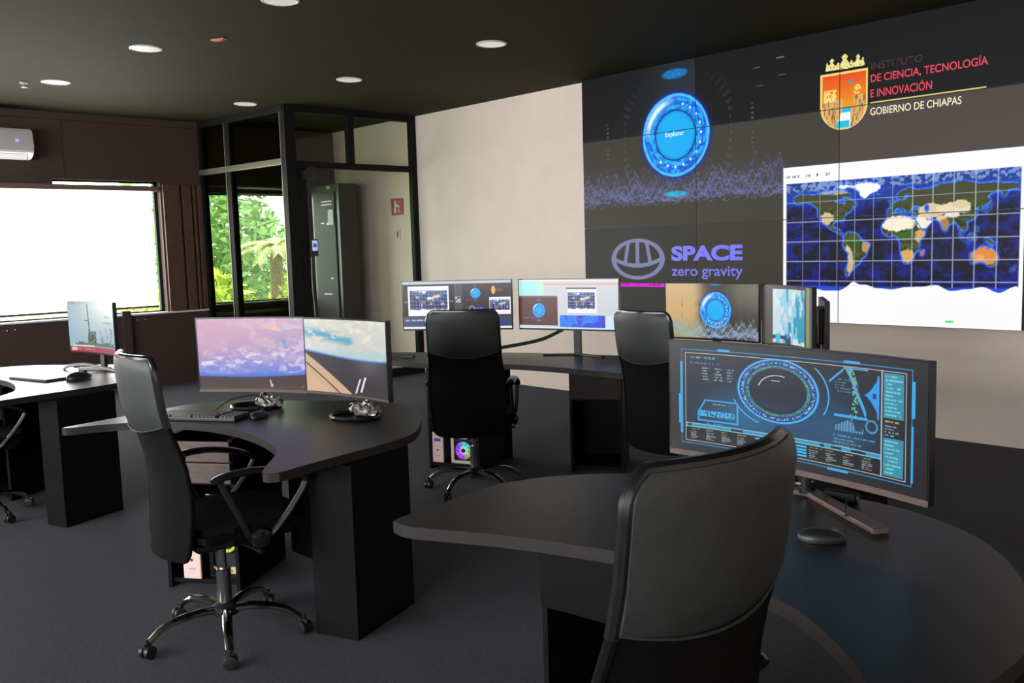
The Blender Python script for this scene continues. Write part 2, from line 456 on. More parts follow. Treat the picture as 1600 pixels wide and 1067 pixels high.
for k in range(16):
    a = k * 2 * PI / 16 + rng.uniform(-0.15, 0.15); el = rng.uniform(0.2, 1.1); L = rng.uniform(0.62, 0.9)
    b = bmesh.new(); sp = []
    for i in range(10):
        t = i / 9
        sp.append(Vector((math.cos(a) * L * t * math.cos(el * (1 - 0.7 * t)), math.sin(a) * L * t * math.cos(el * (1 - 0.7 * t)), 1.95 + L * (math.sin(el) * t - 0.65 * t * t))))
    tube(b, sp, [0.02 * (1 - 0.8 * i / 9) for i in range(10)], 5)
    for i in range(1, 10):
        for sub in (0, 0.5):
            p = sp[i - 1].lerp(sp[i], sub + 0.25); t = (sp[i] - sp[i - 1]).normalized()
            for sd in (-1, 1):
                side = t.cross(Vector((0, 0, 1))).normalized() * sd
                tip = p + side * 0.20 * (1 - 0.4 * i / 9) + t * 0.14 + Vector((0, 0, -0.06))
                q = t * 0.026
                b.faces.new([b.verts.new(v) for v in (p - q, p + q, tip)])
    obj('frond', b, M_leaf_p, pt)

# ------------------------------------------------------------------ glass partition
gp = empty('glass_partition', (-9.12, 5.25, 0)); setp(gp, 'dark framed glass partition walling off a small server room in the corner', 'partition', kind='thing')
LFM = Matrix.Rotation(0.0817, 4, 'Z')
def gpart(name, lo, hi, mat, bev=0.003):
    left = hi[0] < -9.0 and hi[1] < 5.345 and not (name == 'post' and lo[0] > -9.5)
    return obj(name, nbox(Vector(lo) - gp.location, Vector(hi) - gp.location, bev, LFM if left else None), mat, gp)
PX, PY = -9.12, 5.25
gpart('post', (PX - 0.06, PY, 0), (PX + 0.03, PY + 0.13, ZC), M_alu)
gpart('post', (PX - 0.04, YB - 0.085, 0), (PX + 0.03, YB - 0.005, ZC), M_alu)
gpart('post', (XL + 0.012, PY, 0), (XL + 0.07, PY + 0.08, ZC - 0.02), M_alu)
gpart('mullion', (-10.33, PY + 0.01, 0), (-10.25, PY + 0.09, ZC - 0.02), M_alu)
gpart('edge_strip', (-10.345, PY, 0), (-10.33, PY + 0.05, ZC - 0.06), M_alu_light)
gpart('edge_strip', (PX - 0.075, PY, 0), (PX - 0.06, PY + 0.05, ZC - 0.06), M_alu_light)
gpart('ceiling_rail', (XL + 0.012, PY - 0.01, ZC - 0.075), (PX, PY + 0.07, ZC - 0.002), M_alu)
gpart('ceiling_rail', (PX - 0.04, PY + 0.05, ZC - 0.075), (PX + 0.035, YB - 0.01, ZC - 0.002), M_alu)
gpart('transom', (XL + 0.012, PY - 0.005, 2.535), (PX - 0.06, PY + 0.06, 2.60), M_alu_light)
gpart('transom', (PX - 0.04, PY + 0.12, 2.50), (PX + 0.03, YB - 0.08, 2.57), M_alu)
gpart('mullion', (PX - 0.04, 6.07, 2.56), (PX + 0.03, 6.155, ZC - 0.07), M_alu)
gpart('floor_rail', (XL + 0.012, PY, 0.0), (PX - 0.06, PY + 0.07, 0.1), M_alu)
gpart('floor_rail', (PX - 0.04, PY + 0.12, 0.0), (PX + 0.03, YB - 0.08, 0.1), M_alu)
gpart('glass_pane', (XL + 0.012, PY + 0.03, 0.1), (-10.3, PY + 0.036, 2.54), M_tint, 0)
gpart('glass_pane', (-10.3, PY + 0.03, 0.1), (PX, PY + 0.036, 2.54), M_tint, 0)
gpart('glass_pane', (XL + 0.012, PY + 0.03, 2.60), (-10.3, PY + 0.036, ZC - 0.06), M_tint, 0)
gpart('glass_pane', (-10.3, PY + 0.03, 2.60), (PX, PY + 0.036, ZC - 0.06), M_tint, 0)
gpart('glass_pane', (PX - 0.01, PY + 0.12, 2.57), (PX - 0.004, 6.1, ZC - 0.06), M_pglass, 0)
gpart('glass_pane', (PX - 0.01, 6.12, 2.57), (PX - 0.004, YB - 0.08, ZC - 0.06), M_pglass, 0)
dr = gpart('door', (PX - 0.03, PY + 0.14, 0.02), (PX + 0.02, PY + 0.25, 2.5), M_alu)
gpart('glass_pane', (PX - 0.01, PY + 0.25, 0.1), (PX - 0.004, YB - 0.08, 2.5), M_pglass, 0)
dc = empty('door_closer', (PX + 0.02, 5.50, 2.42)); setp(dc, 'black door closer box on top of the glass door frame', 'door closer')
obj('body', nbox((0, -0.07, -0.05), (0.06, 0.10, 0.04), 0.005), M_black, dc)
obj('arm', ntube([(0.06, 0.0, 0.05), (0.08, 0.1, 0.06), (0.05, 0.02, 0.09)], 0.008, 6), M_black, dc)
cr_ = empty('card_reader', (PX + 0.031, 5.545, 1.60)); setp(cr_, 'small access reader with lit white screen on the glass door frame', 'card reader')
obj('housing', nbox((0.0, -0.045, -0.09), (0.02, 0.045, 0.10), 0.006), M_black, cr_)
obj('display', nbox((0.02, -0.033, -0.03), (0.022, 0.033, 0.085)), emis('reader_screen', rgb(190, 200, 245), 0.9), cr_)
obj('display_icon', nbox((0.0222, -0.022, 0.01), (0.0232, 0.022, 0.05)), emis('reader_icon', rgb(60, 70, 150), 0.9), cr_)
setp(obj('door_cable', ntube(catmull([(PX + 0.04, 5.50, 1.5), (PX + 0.045, 5.49, 1.2), (PX + 0.04, 5.51, 0.8), (PX + 0.04, 5.51, 0.02)], 5), 0.006, 6), M_greypl), 'thin pale cable running down the glass door frame', 'cable')

# server rack inside
rk = empty('server_cabinet', (-10.42, 6.70, 0)); setp(rk, 'tall dark server cabinet with grey door inside the glass room', 'server cabinet')
obj('case', nbox((-0.36, -0.12, 0), (0.29, 0.16, 2.43), 0.006), M_black, rk)
obj('door', nbox((-0.30, -0.14, 0.08), (0.21, -0.121, 2.33), 0.004), M_grayfab, rk)
obj('badge', nbox((0.02, -0.128, 2.365), (0.10, -0.121, 2.405)), M_greypl, rk)
obj('control_panel', nbox((0.06, -0.15, 1.90), (0.19, -0.14, 2.10), 0.003), M_black, rk)
obj('status_light', nbox((0.02, -0.146, 1.905), (0.10, -0.139, 1.93)), emis('green_led', rgb(170, 250, 30), 1.2), rk)
for z, a, c in ((2.20, -0.10, 0.15), (2.16, -0.10, 0.15), (1.92, -0.12, -0.05), (1.20, 0.06, 0.11), (0.99, -0.12, 0.06)):
    obj('label_strip', nbox((a, -0.143, z), (c, -0.14, z + 0.014)), M_greypl, rk)

fs = empty('fire_sign', (-9.53, YB - 0.004, 2.10)); setp(fs, 'red fire equipment sign with white pictogram on the cream wall', 'sign')
obj('plate', nbox((-0.125, -0.006, -0.105), (0.125, 0.003, 0.105), 0.002), M_red, fs)
b = bmesh.new()
for lo, hi in (((-0.05, -0.075), (-0.015, 0.075)), ((-0.015, 0.0), (0.02, 0.03)), ((0.03, -0.02), (0.05, 0.02)), ((0.025, 0.045), (0.045, 0.065)), ((0.02, -0.07), (0.05, -0.035)), ((-0.07, -0.075), (-0.05, -0.02))):
    box(b, (lo[0], -0.0085, lo[1]), (hi[0], -0.006, hi[1]))
obj('pictogram', b, M_sign_white, fs)
sw = empty('wall_switch', (-9.545, YB - 0.003, 1.745)); setp(sw, 'small white wall plate with key switch under the red sign', 'switch')
obj('plate', nbox((-0.05, -0.006, -0.07), (0.05, 0.002, 0.07), 0.002), M_cream, sw)
obj('key_slot', nbox((-0.008, -0.012, -0.03), (0.012, -0.006, 0.045)), M_grey, sw)

# ------------------------------------------------------------------ ceiling fittings and air conditioner
def ceiling_light():
    e = empty('ceiling_light', (0, 0, ZC))
    obj('trim_ring', nlathe([(0.125, 0.0), (0.125, -0.006), (0.112, -0.010), (0.108, -0.006), (0.108, 0.0)], 32), M_whitepl, e, True)
    obj('diffuser', nlathe([(0.108, -0.001), (0.107, -0.007), (0.08, -0.009)], 32), M_lamp, e, True)
    return e
cl0 = ceiling_light()
for i, (x, y, lb) in enumerate(((-5.555, 5.12, 'round ceiling downlight in front of the cream wall beside the video wall'),
        (-7.49, 5.05, 'round ceiling downlight between the cream wall and the window wall'),
        (-9.31, 4.92, 'small-looking round ceiling downlight beside the top rail of the glass partition'),
        (-5.42, 3.15, 'round ceiling downlight cut off by the top edge of the photo'),
        (-7.27, 3.02, 'round ceiling downlight beside the small orange ceiling device'),
        (-9.10, 2.92, 'round ceiling downlight closest to the air conditioner'))):
    o = cl0 if i == 0 else copy_tree(cl0)
    o.location = (x, y, ZC); setp(o, lb, 'ceiling light', 'round downlights in the dark ceiling')
cd_ = empty('ceiling_detector', (-6.66, 3.33, ZC), 0.4); setp(cd_, 'small orange rectangular device on the dark ceiling', 'detector')
obj('base', nbox((-0.062, -0.025, -0.010), (0.062, 0.025, 0), 0.003), M_orange, cd_)
obj('lens', nbox((-0.04, -0.016, -0.014), (0.04, 0.016, -0.010), 0.002), M_orange, cd_)
spk = empty('sprinkler_head', (-9.28, 2.70, ZC)); setp(spk, 'tiny pale sprinkler head on the ceiling near the air conditioner', 'sprinkler')
obj('rosette', nlathe([(0.04, 0), (0.035, -0.01), (0.012, -0.012)], 16), M_greypl, spk)
obj('nozzle', nlathe([(0.010, -0.012), (0.010, -0.04), (0.03, -0.042), (0.03, -0.046)], 12), M_greypl, spk)

ac = empty('air_conditioner', (XL, 2.69, 2.64)); setp(ac, 'white split air conditioner mounted high on the brown window wall', 'air conditioner')
pr = [(0, 0.0), (0.10, 0.0), (0.17, 0.03), (0.215, 0.07), (0.22, 0.12), (0.215, 0.27), (0.18, 0.315), (0, 0.32)]
b = bmesh.new(); A = [b.verts.new((p[0], -0.48, p[1])) for p in pr]; B = [b.verts.new((p[0], 0.48, p[1])) for p in pr]
b.faces.new(A); b.faces.new(B[::-1])
for i in range(len(pr)): b.faces.new((A[i], A[(i + 1) % len(pr)], B[(i + 1) % len(pr)], B[i]))
bmesh.ops.bevel(b, geom=[e for e in b.edges], offset=0.008, segments=2, affect='EDGES')
obj('body', b, M_whitepl, ac, True)
Mv = Matrix.Translation((0.16, 0, 0.035)) @ Matrix.Rotation(-0.75, 4, 'Y')
obj('air_outlet', nbox((-0.05, -0.43, -0.008), (0.055, 0.43, 0.001), 0, Mv), M_grey, ac)
obj('louvre', nbox((-0.045, -0.42, -0.014), (0.03, 0.42, -0.008), 0.002, Mv), M_whitepl, ac)
obj('indicator_light', nbox((0.217, 0.30, 0.17), (0.222, 0.335, 0.20), 0.002), emis('ac_led', rgb(190, 170, 250), 1.0), ac)

# ------------------------------------------------------------------ world map raster (longitude x latitude)
def _poly(s): return [tuple(map(float, p.split(','))) for p in s.split()]
LAND = [_poly(s) for s in (
 '-168,66 -156,71 -140,70 -125,70 -110,68 -95,68 -85,69 -82,63 -93,60 -94,57 -88,56 -82,55 -79,51 -77,56 -78,62 -70,61 -65,59 -60,54 -56,52 -60,50 -66,50 -64,47 -61,46 -67,44 -70,42 -74,40 -76,36 -81,31 -80,26 -82,28 -84,30 -90,29 -97,27 -97,22 -95,18 -91,19 -87,21 -88,16 -83,15 -83,10 -78,8 -81,7 -86,11 -92,14 -97,16 -105,20 -109,25 -114,31 -110,23 -115,29 -118,34 -123,38 -124,44 -124,49 -132,56 -140,60 -150,60 -158,57 -165,61',
 '-120,72 -105,73 -90,74 -80,73 -64,66 -70,63 -85,66 -100,70 -115,69', '-95,78 -75,83 -62,82 -80,76',
 '-45,60 -53,66 -54,70 -60,76 -70,78 -60,82 -35,83 -20,81 -20,74 -25,70 -38,66 -42,61',
 '-78,8 -72,12 -62,11 -52,5 -50,0 -44,-3 -35,-6 -39,-13 -40,-21 -48,-27 -53,-34 -58,-36 -62,-39 -66,-46 -69,-52 -73,-53 -75,-46 -73,-38 -71,-30 -70,-18 -76,-14 -81,-5 -80,1 -77,4',
 '-17,15 -17,21 -10,29 -6,35 10,37 11,33 20,31 30,31 33,29 37,20 43,12 51,12 47,4 40,-4 40,-14 35,-20 33,-26 27,-34 19,-34 14,-22 12,-14 13,-6 9,1 9,4 3,6 -8,4 -13,9',
 '-9,37 -9,43 -1,44 -4,48 3,51 8,54 9,57 12,55 20,55 24,59 29,60 22,62 25,65 18,62 17,58 13,56 8,58 5,61 14,68 25,71 40,67 45,68 60,69 70,73 80,73 104,77 113,74 130,71 150,71 170,69 180,68 178,63 163,60 163,56 157,51 156,57 155,60 142,59 136,54 141,50 135,44 129,40 129,35 126,35 125,40 121,40 119,37 122,31 118,24 110,21 106,20 109,13 105,9 101,13 100,8 104,1 101,3 98,9 97,16 92,22 87,21 80,15 80,10 77,8 73,17 72,21 67,25 57,26 51,28 48,30 52,24 56,25 59,22 52,16 44,13 39,21 35,28 35,32 36,36 30,36 27,38 29,41 41,41 38,47 31,46 28,43 26,40 23,37 20,40 14,45 18,40 16,38 12,42 8,44 3,42 0,38 -5,36',
 '-5,50 1,51 0,54 -3,58 -6,57 -3,54', '130,32 136,34 141,36 141,42 145,44 141,45 139,38 133,35', '44,-25 47,-25 50,-15 44,-18',
 '109,1 114,-4 118,1 117,7', '95,5 104,-5 106,-6 100,2', '106,-6 115,-8 114,-9 106,-8', '131,-1 141,-3 150,-10 143,-9 138,-8', '119,1 124,1 122,-5 120,-4',
 '114,-22 122,-18 130,-12 136,-12 136,-16 140,-18 142,-11 146,-19 153,-26 150,-37 146,-39 140,-38 135,-33 129,-32 118,-35 115,-33',
 '166,-46 171,-43 174,-39 178,-38 174,-42 170,-46', '120,18 122,14 126,7 122,7', '-24,65 -14,65 -18,63', '-85,22 -78,21 -74,20 -80,23', '55,72 68,77 60,72')]
def make_map():
    nx, ny = 720, 360
    lo, la = np.meshgrid(np.linspace(-180, 180, nx), np.linspace(-90, 90, ny))
    jx = lo + 2.6 * (fbm(lo / 6, la / 6, 5) - 0.5) * 2; jy = la + 2.2 * (fbm(lo / 6, la / 6, 9) - 0.5) * 2
    land = np.zeros(lo.shape, bool)
    for P in LAND:
        ins = np.zeros(lo.shape, bool)
        for (xa, ya), (xb, yb) in zip(P, P[1:] + P[:1]):
            if ya == yb: continue
            ins ^= ((ya > jy) != (yb > jy)) & (jx < (xb - xa) * (jy - ya) / (yb - ya) + xa)
        land |= ins
    land &= ~(((lo - 51) / 4) ** 2 + ((la - 42) / 6) ** 2 < 1)
    def blur(a, k):
        for ax in (0, 1):
            c = np.cumsum(np.pad(a, [(k + 1, k) if i == ax else (0, 0) for i in (0, 1)], mode='edge'), axis=ax)
            n = a.shape[ax]
            a = (np.take(c, np.arange(2 * k + 1, 2 * k + 1 + n), ax) - np.take(c, np.arange(0, n), ax)) / (2 * k + 1)
        return a
    near = blur(blur(land.astype(float), 6), 5)
    n1, n2 = fbm(lo / 16, la / 12, 21), fbm(lo / 5, la / 4, 33)
    c = flat(lo, (20, 17, 38))
    c = lay(c, sst(0.48, 0.66, n1) * 0.75, (26, 34, 150))
    c = lay(c, sst(0.02, 0.0, abs(n1 - 0.47)) * 0.6, (44, 60, 215))
    c = lay(c, sst(0.58, 0.75, la / 90 + 0.15 * n2) * 0.7, (30, 80, 190))
    c = lay(c, sst(0.01, 0.26, near + 0.12 * (n2 - 0.5)) * 0.9, (34, 62, 232))
    c = lay(c, sst(0.12, 0.45, near + 0.2 * (n2 - 0.5)) * 0.85, (58, 150, 246))
    g = flat(lo, (78, 86, 38))
    g = lay(g, sst(0.4, 0.7, n2), (44, 58, 22))
    g = lay(g, sst(48, 58, la + 8 * n2), (70, 72, 44))
    def blob(cx, cy, rx, ry, col, k=1.0):
        nonlocal g
        d = ((lo - cx) / rx) ** 2 + ((la - cy) / ry) ** 2 + 0.9 * (n2 - 0.5)
        g = lay(g, sst(1.15, 0.75, d) * k, col)
    blob(8, 22, 30, 10.5, (250, 240, 214)); blob(47, 24, 13, 11, (250, 238, 216)); blob(60, 38, 22, 10, (226, 200, 150)); blob(90, 40, 26, 8, (238, 222, 186))
    blob(100, 45, 14, 6, (226, 206, 160)); blob(22, -24, 13, 10, (226, 168, 98)); blob(42, 4, 9, 9, (214, 168, 100)); blob(134, -25, 20, 12, (226, 140, 60)); blob(128, -27, 6, 4, (240, 170, 90))
    blob(-108, 34, 12, 9, (214, 196, 150)); blob(-112, 28, 7, 7, (226, 190, 140)); blob(-68, -32, 6, 20, (214, 180, 120)); blob(-72, -20, 4, 14, (226, 200, 160)); blob(-42, -10, 8, 8, (196, 150, 84)); blob(72, 26, 8, 5, (230, 200, 150)); blob(77, 18, 8, 8, (170, 130, 70))
    blob(-42, 72, 26, 13, (255, 255, 255)); blob(-80, 78, 20, 4, (240, 246, 255)); blob(-95, 72, 26, 4, (190, 196, 190), 0.8); blob(20, 5, 16, 6, (60, 98, 26)); blob(-60, -5, 12, 8, (44, 84, 20)); blob(46, -19, 4, 6, (196, 110, 60)); blob(88, 31, 12, 3, (240, 234, 220))
    c = np.where(land[..., None], g, c)
    ice = sst(0.0, 1.5, -la - (70 + 6 * (vn(lo / 22, lo * 0, 4) - 0.5) * 2 + 6 * np.exp(-((lo + 62) / 7) ** 2) * -1))
    c = lay(c, sst(0, 1, (-la - 66) / 4) * 0.8, (40, 90, 240)); c = lay(c, ice, (252, 252, 255))
    c = lay(c, sst(0.80, 0.87, la / 90 + 0.1 * (n1 - 0.5)) * 0.55 * (n2 > 0.5) * ~land, (200, 220, 250))
    return c
MAP = make_map()
def world(u, v, grid=0.0022):
    """map with graticule for u, v in 0..1"""
    ny, nx = MAP.shape[:2]
    c = MAP[np.clip((v * (ny - 1)).astype(int), 0, ny - 1), np.clip((u * (nx - 1)).astype(int), 0, nx - 1)]
    if grid:
        gx = np.abs((u * 12 + 0.5) % 1 - 0.5) / 12; gy = np.abs((v * 6 + 0.5) % 1 - 0.5) / 6
        c = lay(c, np.maximum(gx < grid, gy < grid * 2) * 0.66 * (v > 0.12), (190, 205, 235))
    return c
def inr(u, a, b): return (u >= a) & (u <= b)
def rect(u, v, a, b, c, d): return inr(u, a, b) & inr(v, c, d)

def gadget(c, x, z, cx, cz, r, k=1.0, tx=1.0):
    """blue holographic dial of outer radius r"""
    dx, dz = (x - cx) / r * tx, (z - cz) / r
    d = np.hypot(dx, dz); a = np.arctan2(dz, dx)
    n = fbm(a * 3 + 10, d * 9, 3); n2 = vn(a * 9 + 30, d * 26, 8)
    c = lay(c, sst(1.16, 0.95, d) * 0.75 * k, (16, 40, 190))
    c = lay(c, sst(1.02, 0.96, d) * k, (22, 92, 226))
    c = lay(c, ((d < 1.0) & (d > 0.58)) * sst(0.42, 0.6, n2) * 0.85 * k, (20, 190, 250))
    c = lay(c, ((d < 0.97) & (d > 0.6)) * sst(0.54, 0.68, n) * 0.6 * k, (14, 60, 190))
    c = lay(c, sst(0.06, 0.0, abs(d - 0.96)) * 0.9 * k, (90, 214, 255))
    c = lay(c, sst(0.13, 0.02, abs(d - 0.84)) * sst(1.0, 0.25, abs(a - 2.4)) * k, (225, 252, 255))
    c = lay(c, sst(0.07, 0.0, abs(d - 0.70)) * 0.5 * k, (60, 210, 255))
    c = lay(c, (d < 0.62) * k, (14, 70, 170)); c = lay(c, (d < 0.58) * k, (14, 158, 236)); c = lay(c, (abs(d - 0.60) < 0.012) * k, (5, 60, 120))
    c = lay(c, (d < 0.525) * k, (18, 176, 246))
    for i in range(20):
        t = i * 2 * PI / 20
        if math.cos(t - 2.7) > 0.35: continue
        q = np.hypot(dx - 0.76 * math.cos(t), dz - 0.76 * math.sin(t))
        c = lay(c, sst(0.045, 0.02, q) * k, (240, 252, 255))
    for cz2, h, w in ((1.47, 0.13, 0.42), (-1.42, 0.08, 0.40)):
        e = (dx / w) ** 2 + ((dz - cz2) / h) ** 2
        c = lay(c, sst(1.1, 0.5, e) * (0.55 + 0.45 * vn(dx * 30, dz * 30, 4)) * k, (24, 140, 235) if cz2 > 0 else (40, 190, 235))
    dots = (np.abs((a * 28 / PI) % 1 - 0.5) < 0.2) & (np.abs((d * 16) % 1 - 0.5) < 0.18) & (d > 1.55) & (d < 1.8) & (np.abs(dx) < 1.6)
    c = lay(c, dots * sst(1.8, 0.7, np.abs(dz + 0.1)) * 0.42 * k, (130, 140, 150))
    for s in (-2.15, 2.15):
        c = lay(c, (np.abs(dx - s) < 0.03) & (np.abs(dz) < 0.5) & (np.abs((dz * 9) % 1 - 0.5) < 0.2) & (np.abs(dz) > 0.1), (84, 88, 92))
    return c

def ridges(c, x, z, z0, amp, s, col, n=9, w=0.006):
    """drifting line ridges of a wire landscape"""
    for i in range(n):
        f = fbm(x * (4 + 0.5 * i) / s + 7 * i, x * 0, 40 + i, 4)
        sp = np.abs(vn(x * 22 / s + i * 3, x * 0, 90 + i) - 0.5) * 2
        zi = z0 + amp * (0.12 * i / n + (f ** 2.2) * 1.15 + 0.22 * sp * f)
        m = np.exp(-((z - zi) / w) ** 2) * (0.35 + 0.65 * vn(x * 9 / s, x * 0 + i, 5))
        c = lay(c, m * 0.85, col)
    m = (vn(x * 60 / s, z * 60 / s, 3) > 0.72) * sst(z0 + amp * 0.75, z0, z) * (z > z0)
    return lay(c, m * 0.5, col)

# ------------------------------------------------------------------ video wall
VX, VW, VH, VZ = -6.2736, 1.3659, 0.8546, 0.851   # grid origin, panel size, panel grid base (metres)
VZ = 0.8546
VF = YB - 0.075
vw = empty('video_wall', (VX, VF, VZ)); setp(vw, 'large black video wall of tiled panels showing a world map and logos', 'video wall')
LVL = {(0, 2): (17, 18, 19), (1, 2): (19, 19, 20), (2, 2): (20, 20, 20), (0, 1): (62, 58, 50), (1, 1): (66, 61, 54), (2, 1): (78, 70, 66), (0, 0): (52, 51, 47), (1, 0): (58, 55, 48), (2, 0): (60, 56, 52)}  # base level per panel: backlight bleed plus room reflection put into the colour
PX0 = -4.036
def wall_picture(x, z, base):
    c = flat(x, base)
    gl = np.exp(-(((x + 5.0) / 0.45) ** 2 + ((z - 2.85) / 0.6) ** 2)) * (x < -4.91) * (z > 2.565)
    c = lay(c, gl * 0.9, (44, 52, 62))
    c = lay(c, sst(1.90, 1.97, z) * sst(2.34, 2.05, z) * 0.45 * (x < -4.0), (70, 74, 92))
    c = np.where((x < PX0)[..., None], ridges(c, x, z, 1.90, 0.36, 0.7, (112, 118, 176), 12, 0.007), c)
    c = gadget(c, x, z, -5.135, 2.525, 0.375)
    # oval rugby-ball logo
    dx, dz = (x + 5.595) / 0.325, (z - 1.395) / 0.196
    d = np.hypot(dx, dz); lg = (np.abs(d - 0.92) < 0.085)
    ins = d < 0.92
    arc = dz - (0.02 + 0.42 * (dx ** 2) - 0.34)
    lg |= ins & (np.abs(arc) < 0.10)
    for k in (-0.36, 0.0, 0.36):
        lg |= ins & (arc > 0) & (np.abs(dx - k * (1.25 - 0.35 * dz)) < 0.065) & (dz < 0.86)
    c = lay(c, lg, (124, 128, 166))
    mg = rect(x, z, -5.90, -5.272, 1.130, 1.162)
    c = lay(c, mg, (226, 20, 214)); c = lay(c, mg & (np.abs(z - 1.148) < 0.006) & (vn(x * 80, x * 0, 2) > 0.55), (150, 10, 140))
    # small star marks
    for (mx, mz) in ((-4.32, 2.99), (-4.10, 3.04), (-4.08, 2.90), (-4.29, 2.84)):
        c = lay(c, rect(x, z, mx, mx + 0.07, mz, mz + 0.008), (80, 82, 86) if mx < -4.2 else (118, 120, 124))
    # crest
    sx, sz = (x + 3.508) / 0.1965, (z - 2.62) / 0.225
    low = np.where(sz < -0.15, np.sqrt(np.clip(1 - ((sz + 0.15) / 0.85) ** 2, 0, 1)), 1.0)
    shd = (np.abs(sx) < low) & (sz < 1) & (sz > -1)
    inn = (np.abs(sx) < low * 0.91 - 0.0) & (sz < 0.92) & (sz > -0.94)
    c = lay(c, shd, (246, 216, 120))
    sk = np.stack([np.full(x.shape, 236.0), 80 + 92 * np.clip((0.9 - sz) / 1.3, 0, 1), 24 + 10 * np.clip(1 - sz, 0, 1)], -1)
    c = np.where(inn[..., None], sk, c)
    n = vn(x * 90, z * 50, 3)
    cl = inn & (((sx < -0.02 - 0.2 * (sz < -0.4)) & (sz < -0.02 + 0.1 * n)) | ((sx > 0.42 - 0.5 * np.clip(-sz - 0.3, 0, 1)) & (sz < 0.08 + 0.1 * n)))
    c = lay(c, cl, (226, 176, 110)); c = lay(c, cl & (vn(x * 150, z * 30, 8) > 0.6), (160, 110, 60))
    c = lay(c, inn & rect(sx, sz, -0.84, -0.32, 0.0, 0.42) & (vn(x * 120, z * 120, 6) > 0.35), (250, 226, 130))
    c = lay(c, inn & (np.hypot((sx - 0.55) / 0.16, (sz - 0.33) / 0.16) < 1) & (vn(x * 110, z * 110, 6) > 0.4), (250, 222, 120))
    c = lay(c, inn & (np.hypot((sx - 0.3) / 0.12, (sz - 0.62) / 0.08) < 1), (130, 140, 150))
    riv = inn & (np.abs(sx - 0.12 + 0.25 * np.clip(-0.3 - sz, 0, 1)) < 0.2 + 0.28 * np.clip(-sz - 0.45, 0, 1)) & (sz < -0.26)
    c = lay(c, riv, (240, 250, 255)); c = lay(c, riv & ((sz > -0.42) | ((sz < -0.7) & (sx < 0.25))), (40, 190, 225))
    cxx = (x + 3.502) / 0.145; czz = (z - 2.865) / 0.115
    pk = lambda c0, h, w: (np.abs(cxx - c0) < w * np.clip(np.minimum((h - czz) / (h * 0.32), 0.35 + 0.65 * np.abs(czz / h - 0.62) * 3.2), 0, 1)) & (czz < h)
    crown = ((czz > -0.02 + 0.12 * cxx ** 2) & (czz < 0.30 + 0.10 * cxx ** 2) & (np.abs(cxx) < 1.0)) | ((czz > 0) & (pk(0.0, 1.0, 0.27) | pk(-0.74, 0.82, 0.2) | pk(0.74, 0.82, 0.2) | pk(-0.38, 0.5, 0.11) | pk(0.38, 0.5, 0.11) | pk(-1.02, 0.6, 0.08) | pk(1.02, 0.6, 0.08)))
    c = lay(c, crown, (246, 232, 150)); c = lay(c, crown & (vn(x * 130, z * 130, 12) > 0.78), (120, 100, 40))
    c = lay(c, rect(x, z, -3.289, -2.45, 2.569, 2.580), (226, 214, 120))
    # map window
    c = lay(c, (x > PX0) & (z < 2.136), (252, 252, 252))
    mapz0, mapz1, mx0, mx1 = 1.055, 2.004, -4.006, -2.204
    inm = rect(x, z, mx0, mx1, mapz0, mapz1)
    mp = world(np.clip((x - mx0) / (mx1 - mx0), 0, 1), np.clip(0.02 + 0.98 * (z - mapz0) / (mapz1 - mapz0), 0, 1), 0.0016)
    c = np.where(inm[..., None], mp, c)
    for k, (a, bb) in enumerate(((-4.01, -3.97), (-3.95, -3.915), (-3.90, -3.89), (-3.83, -3.79), (-3.74, -3.72), (-3.66, -3.62))):
        c = lay(c, rect(x, z, a, bb, 2.045, 2.07) & (vn(x * 200, z * 200, k) > 0.4), (150, 150, 160) if k != 4 else (30, 30, 40))
    c = lay(c, rect(x, z, -2.70, -2.64, 0.895, 0.908), (60, 230, 70))
    return c
fb = bmesh.new(); box(fb, (0, 0.03, 0), (VW * 3, 0.07, VH * 3)); obj('backing_frame', fb, M_black, vw)
for i in range(3):
    for j in range(3):
        hb = obj('display_panel', nbox((i * VW + 0.0012, 0.0005, j * VH + 0.0012), ((i + 1) * VW - 0.0012, 0.03, (j + 1) * VH - 0.0012)), M_black, vw)
        x0, z0 = VX + i * VW, VZ + j * VH
        g = 0.0032
        screen_grid('lit_screen', VW - 2 * g, VH - 2 * g, 300, 190,
                    lambda u, v, x0=x0, z0=z0, k=(i, j): wall_picture(x0 + g + u * (VW - 2 * g), z0 + g + v * (VH - 2 * g), LVL[k]),
                    M_vwall, hb, 0, -0.0006, (j + 0.5) * VH, (i + 0.5) * VW)
def vtext(s, x, z, w, h, col, bold=0.02, name='lettering'):
    return text_obj(name, s, w, h, emis('lit_text', rgb(*col), 1.0), vw, (x - VX, -0.0022, z - VZ), bold)
vtext('Explorar', -5.245, 2.505, 0.21, 0.055, (235, 250, 255), 0.01)
vtext('SPACE', -5.190, 1.372, 0.765, 0.140, (98, 98, 232), 0.045)
vtext('zero gravity', -5.190, 1.205, 0.765, 0.118, (98, 98, 226), 0.012)
vtext('INSTITUTO', -3.285, 2.822, 0.385, 0.052, (78, 26, 34), -0.012)
vtext('DE CIENCIA, TECNOLOGÍA', -3.290, 2.718, 0.85, 0.082, (222, 40, 72), 0.012)
vtext('E INNOVACIÓN', -3.290, 2.612, 0.465, 0.078, (222, 40, 72), 0.012)
vtext('GOBIERNO DE CHIAPAS', -3.290, 2.478, 0.675, 0.056, (240, 234, 190), 0.008)

